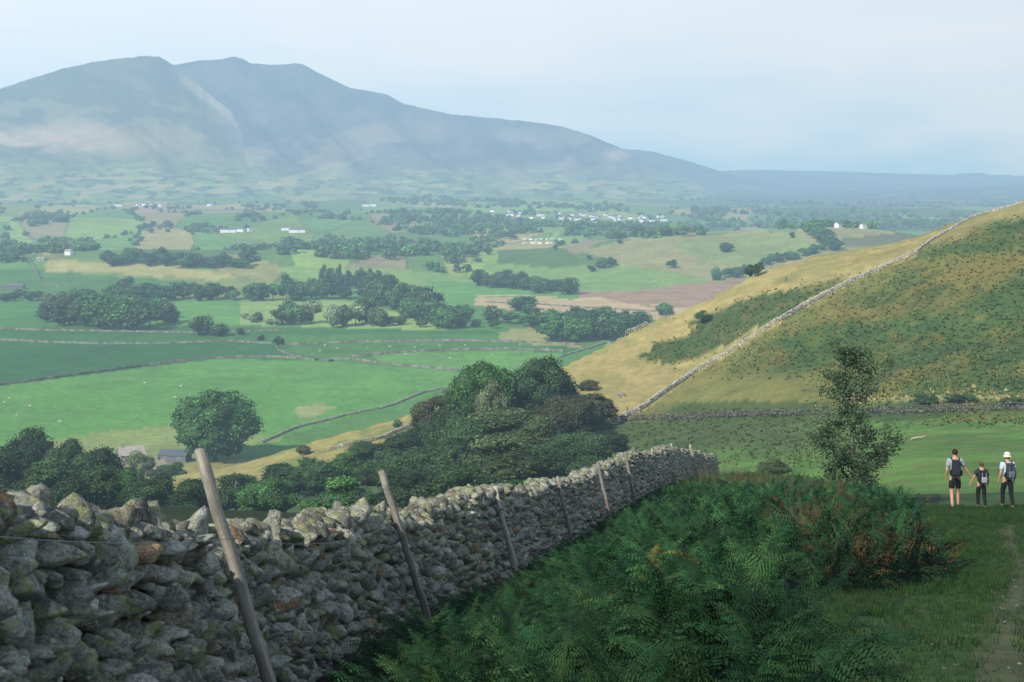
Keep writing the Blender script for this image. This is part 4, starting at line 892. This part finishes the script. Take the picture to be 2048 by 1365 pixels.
# ------------------------------------------------------------------ people
def cl(name,c): return flat(name,c,.9,[(25,.3,.01)])
M_skin=flat('skin',(.46,.27,.19),.6); M_hair=flat('dark_hair',(.03,.02,.015)); M_boot=cl('boot',(.035,.03,.025)); M_black=cl('black_cloth',(.012,.013,.018))
def person(px,Y,hgt,yaw,label,shirtc,legc,shorts,packc,armL,armR,hat=None,hairc=M_hair,stripe=None,pf=1.0,stride=.16):
    x=(px-1024)/F*Y; e=empty('person',(x,Y,hz1(x,Y)+.02),yaw); k=hgt/1.75; e.scale=(k,k,k); tag(e,label,'person')
    s=stride
    J=[(0,0,.97),(0,.01,1.12),(0,.02,1.28),(0,.01,1.42),(0,.015,1.51),(0,.03,1.58),(0,.035,1.66),(0,.03,1.71),(-.17,.01,1.42),(.17,.01,1.42)]
    E=[(0,1),(1,2),(2,3),(3,4),(4,5),(5,6),(6,7),(3,8),(3,9)]
    Rr=[(.15,.11),(.135,.10),(.155,.11),(.10,.085),.052,(.07,.085),(.078,.095),(.055,.065),.065,.065]
    ar=[]
    for side,arm in ((-1,armL),(1,armR)):
        b=len(J); J+=list(arm[:3]); E+=[(8 if side<0 else 9,b),(b,b+1),(b+1,b+2)]; Rr+=[.042,.029,(.036,.02)]; ar.append(b)
    lg=[]
    for side in (-1,1):
        f=s*side; b=len(J); J+=[(side*.095,0,.88),(side*.10,.06+f*.6,.50),(side*.105,f-.02 if f>0 else f-.04,.10),(side*.11,f+.13,.035)]; E+=[(0,b),(b,b+1),(b+1,b+2),(b+2,b+3)]; Rr+=[.088,.06,.042,.03]; lg.append(b)
    roots=[0]
    for b in ar:
        h=np.array(J[b+2]); w=np.array(J[b+1]); d=(h-w)/np.linalg.norm(h-w); sd=np.array([0,1.,0]); sd-=d*sd.dot(d); sd/=np.linalg.norm(sd); nm=np.cross(d,sd)
        for i,(o_,l_) in enumerate(((-.027,.07),(-.009,.085),(.009,.08),(.027,.062))):
            c=len(J); p=h+sd*o_; J+=[tuple(p),tuple(p+d*l_*.6),tuple(p+d*l_+nm*.015)]; E+=[(c,c+1),(c+1,c+2)]; Rr+=[.010,.009,.008]; roots.append(c)
        c=len(J); p=h-d*.03+sd*.02; J+=[tuple(p),tuple(p+sd*.04+d*.015),tuple(p+sd*.05+d*.045)]; E+=[(c,c+1),(c+1,c+2)]; Rr+=[.012,.011,.009]; roots.append(c)
    for pts,r in ((((0,.11,1.63),(0,.145,1.615)),.013),(((-.07,.03,1.62),(-.088,.02,1.63)),.018),(((.07,.03,1.62),(.088,.02,1.63)),.018)):
        c=len(J); J+=list(pts); E+=[(c,c+1)]; Rr+=[r,r*.8]; roots.append(c)
    skin('body',J,E,Rr,M_skin,e,roots,1)
    def mid(a,b,t): return tuple(np.array(a)*(1-t)+np.array(b)*t)
    SV=[(0,0,.93),(0,.01,1.12),(0,.02,1.28),(0,.01,1.42),(-.17,.01,1.415),(.17,.01,1.415),mid(J[8],J[ar[0]],.75),mid(J[9],J[ar[1]],.75),(0,.012,1.475)]
    skin('t_shirt',SV,[(0,1),(1,2),(2,3),(3,4),(3,5),(4,6),(5,7),(3,8)],[(.175,.135),(.165,.13),(.18,.135),(.13,.11),.085,.085,.075,.075,.065],shirtc,e,(0,),1)
    LV=[(0,0,1.0),(0,0,.93)];LE=[(0,1)];LR=[(.165,.13),(.165,.13)]
    for b in lg:
        c=len(LV); LV+=[J[b],mid(J[b],J[b+1],.5),mid(J[b],J[b+1],.8 if shorts else .98)]; LE+=[(1,c),(c,c+1),(c+1,c+2)]; LR+=[.112,.10,.088]
        if not shorts: LV+=[mid(J[b+1],J[b+2],.5),mid(J[b+1],J[b+2],.97)]; LE+=[(c+2,c+3),(c+3,c+4)]; LR[-1]=.075; LR+=[.068,.062]
    skin('shorts' if shorts else 'trousers',LV,LE,LR,legc,e,(0,),1)
    for b in lg:
        a=J[b+2]; t=J[b+3]; skin('boot',[(a[0],a[1]-.01,.13),(a[0],a[1]-.02,.05),(a[0],a[1]+.08,.045),(t[0],t[1]+.04,.035)],[(0,1),(1,2),(2,3)],[.05,.05,.048,.036],M_boot,e,(0,),1)
    V,f=ico(3); V=V*np.array([.088,.108,.098]); V=V+np.array([0,.018,1.655]); kz=(V[:,2]<1.60)|((V[:,1]>.07)&(V[:,2]<1.70)); V[kz]=(V[kz]-[0,.03,1.63])*.72+[0,.03,1.63]
    mk('hair',V,f,hairc,e,None,True)
    if hat:
        prof=[(.0,1.79),(.05,1.785),(.085,1.765),(.100,1.70),(.104,1.675),(.135,1.65),(.137,1.643),(.103,1.662)]; V=[];f=[];K=20
        for r,z in prof:
            for j in range(K): a=2*math.pi*j/K; V.append((r*math.cos(a),.02+r*1.1*math.sin(a),z+.008*math.sin(3*a)*(r>.12)))
        for i in range(len(prof)-1):
            for j in range(K): f.append((i*K+j,i*K+(j+1)%K,(i+1)*K+(j+1)%K,(i+1)*K+j))
        mk('sun_hat',np.array(V),np.array(f),hat,e,None,True)
    def rbox(name,c,sz,m,par,bv=.04,taper=1.0):
        bm=bmesh.new(); bmesh.ops.create_cube(bm,size=1)
        for v in bm.verts:
            v.co.x*=sz[0]*(taper if v.co.z>0 else 1); v.co.y*=sz[1]; v.co.z*=sz[2]
        bmesh.ops.bevel(bm,geom=bm.edges[:],offset=bv,segments=3,affect='EDGES',profile=.5); bmesh.ops.translate(bm,verts=bm.verts,vec=c)
        me=bpy.data.meshes.new(name); bm.to_mesh(me); bm.free(); me.materials.append(m)
        for p in me.polygons: p.use_smooth=True
        o=bpy.data.objects.new(name,me); COLL.objects.link(o); o.parent=par; return o
    pk=empty('backpack',(0,0,0)); 
    pk.location=e.location; pk.rotation_euler=e.rotation_euler; pk.scale=e.scale
    rbox('pack_body',(0,-.21,1.22),(.28*pf,.19,.42*pf),packc,pk,.05,.82); rbox('front_pocket',(0,-.325,1.14),(.20*pf,.07,.20*pf),packc if not stripe else stripe,pk,.025)
    rbox('lid',(0,-.21,1.43),(.23*pf,.19,.08),packc,pk,.03)
    for sx_ in (-1,1):
        tv_,tf_=tube([(sx_*.09,-.13,1.42),(sx_*.11,-.04,1.50),(sx_*.12,.08,1.46),(sx_*.125,.15,1.35),(sx_*.135,.13,1.18),(sx_*.13,-.06,1.04)],.018,6); mk('shoulder_strap',tv_,tf_,M_black,pk)
        rbox('side_pocket',(sx_*.15*pf,-.2,1.10),(.05,.12,.16),M_black,pk,.02)
        if stripe: rbox('pale_strip',(sx_*.07,-.315,1.30),(.022,.02,.22),stripe,pk,.005)
    return e,pk
aD=lambda s:((s*.235,-.05,1.14),(s*.25,.06,.91),(s*.25,.09,.84))
g1=cl('grey_t_shirt',(.28,.31,.36)); g2=cl('navy_top',(.025,.035,.06)); g3=cl('pale_blue_t_shirt',(.42,.52,.60))
p1=cl('navy_pack',(.02,.025,.04)); p2=cl('black_pack',(.015,.016,.02)); p3=cl('slate_pack',(.03,.042,.06)); wh=cl('pale_grey_trim',(.28,.30,.34))
_,k1=person(1910,42.0,1.78,-.15,"person in grey t-shirt and black shorts holding the shortest walker's hand",g1,M_black,True,p1,aD(-1),((.30,.04,1.18),(.47,.10,.95),(.53,.12,.88)))
tag(k1,'dark backpack worn by the walker in black shorts','backpack')
_,k2=person(1963,42.0,1.38,.0,'shortest walker, person in dark clothes in the middle of the three',g2,M_black,False,p2,((-.27,.02,1.20),(-.36,.08,1.00),(-.40,.1,.93)),aD(1),hairc=flat('brown_hair',(.09,.05,.03)),stripe=wh,pf=1.05,stride=-.1)
tag(k2,'black backpack with pale strips on the shortest walker','backpack')
_,k3=person(2015,42.5,1.66,.08,'person in pale blue t-shirt, cream sun hat and dark trousers, rightmost of the three',g3,M_black,False,p3,aD(-1),aD(1),hat=flat('cream_hat',(.55,.54,.47)),stripe=cl('mid_grey_trim',(.10,.125,.16)),stride=-.14)
tag(k3,'slate grey backpack worn by the walker in the cream hat','backpack')
# ------------------------------------------------------------------ light, sky, camera
ts=Vector((-.48,-.63,.60)).normalized()
sun=bpy.data.lights.new('sun','SUN'); sun.energy=5.0; sun.angle=math.radians(.6); sun.color=(1,.925,.77); so=bpy.data.objects.new('sun',sun); COLL.objects.link(so); so.rotation_euler=ts.to_track_quat('Z','Y').to_euler(); so.location=(-50,-50,60)
w=bpy.data.worlds.new('World'); SC.world=w; w.use_nodes=True; t=w.node_tree; t.nodes.clear(); L=t.links.new
out=nd(t,'ShaderNodeOutputWorld'); sk=nd(t,'ShaderNodeTexSky',sky_type='NISHITA'); sk.sun_disc=False; sk.sun_elevation=math.asin(ts.z); sk.sun_rotation=math.atan2(ts.x,ts.y); sk.dust_density=2
b1=nd(t,'ShaderNodeBackground'); b1.inputs[1].default_value=.10; L(sk.outputs[0],b1.inputs[0])
tc=nd(t,'ShaderNodeTexCoord'); sp=nd(t,'ShaderNodeSeparateXYZ'); L(tc.outputs['Generated'],sp.inputs[0])
rp=nd(t,'ShaderNodeValToRGB'); el=rp.color_ramp.elements; el[0].position=0; el[0].color=(.47,.72,.89,1); el[1].position=1; el[1].color=(.27,.38,.56,1)
for p_,c_ in ((.03,(.56,.77,.93)),(.07,(.66,.82,.96)),(.12,(.78,.89,.99)),(.3,(.46,.58,.76))):
    q=el.new(p_); q.color=(*c_,1)
L(sp.outputs[2],rp.inputs[0])
mp=nd(t,'ShaderNodeMapping'); mp.inputs['Scale'].default_value=(1.6,1.6,6); mp.inputs['Rotation'].default_value=(0,.2,0); L(tc.outputs['Generated'],mp.inputs[0])
nz=nd(t,'ShaderNodeTexNoise'); nz.inputs['Scale'].default_value=2.6; nz.inputs['Detail'].default_value=5; nz.inputs['Roughness'].default_value=.5; nz.inputs['Distortion'].default_value=.4; L(mp.outputs[0],nz.inputs['Vector'])
mr=nd(t,'ShaderNodeMapRange'); L(nz.outputs['Fac'],mr.inputs[0]); mr.inputs[1].default_value=.42; mr.inputs[2].default_value=.72; mr.inputs[3].default_value=0; mr.inputs[4].default_value=.6
mc=nd(t,'ShaderNodeMix',data_type='RGBA'); L(mr.outputs[0],mc.inputs[0]); L(rp.outputs[0],mc.inputs[6]); mc.inputs[7].default_value=(.88,.92,.96,1)
mx2=nd(t,'ShaderNodeMapRange'); L(sp.outputs[0],mx2.inputs[0]); mx2.inputs[1].default_value=-.35; mx2.inputs[2].default_value=.35; mx2.inputs[3].default_value=1.08; mx2.inputs[4].default_value=.95
b2=nd(t,'ShaderNodeBackground'); L(mc.outputs[2],b2.inputs[0]); L(mx2.outputs[0],b2.inputs[1])
ms=nd(t,'ShaderNodeMixShader'); ms.inputs[0].default_value=.92; L(b1.outputs[0],ms.inputs[1]); L(b2.outputs[0],ms.inputs[2]); L(ms.outputs[0],out.inputs[0])
cam=bpy.data.cameras.new('camera'); cam.lens=50; cam.sensor_width=36; cam.shift_y=-(682.5-HZ)/2048; cam.clip_start=.1; cam.clip_end=30000
cam.dof.use_dof=True; cam.dof.focus_distance=24; cam.dof.aperture_fstop=7.1
co=bpy.data.objects.new('camera',cam); COLL.objects.link(co); co.location=(0,0,0); co.rotation_euler=(math.radians(90),0,0); SC.camera=co
SC.view_settings.view_transform='Standard'; SC.view_settings.look='None'; SC.view_settings.exposure=0
print('done',time.time()-T0)
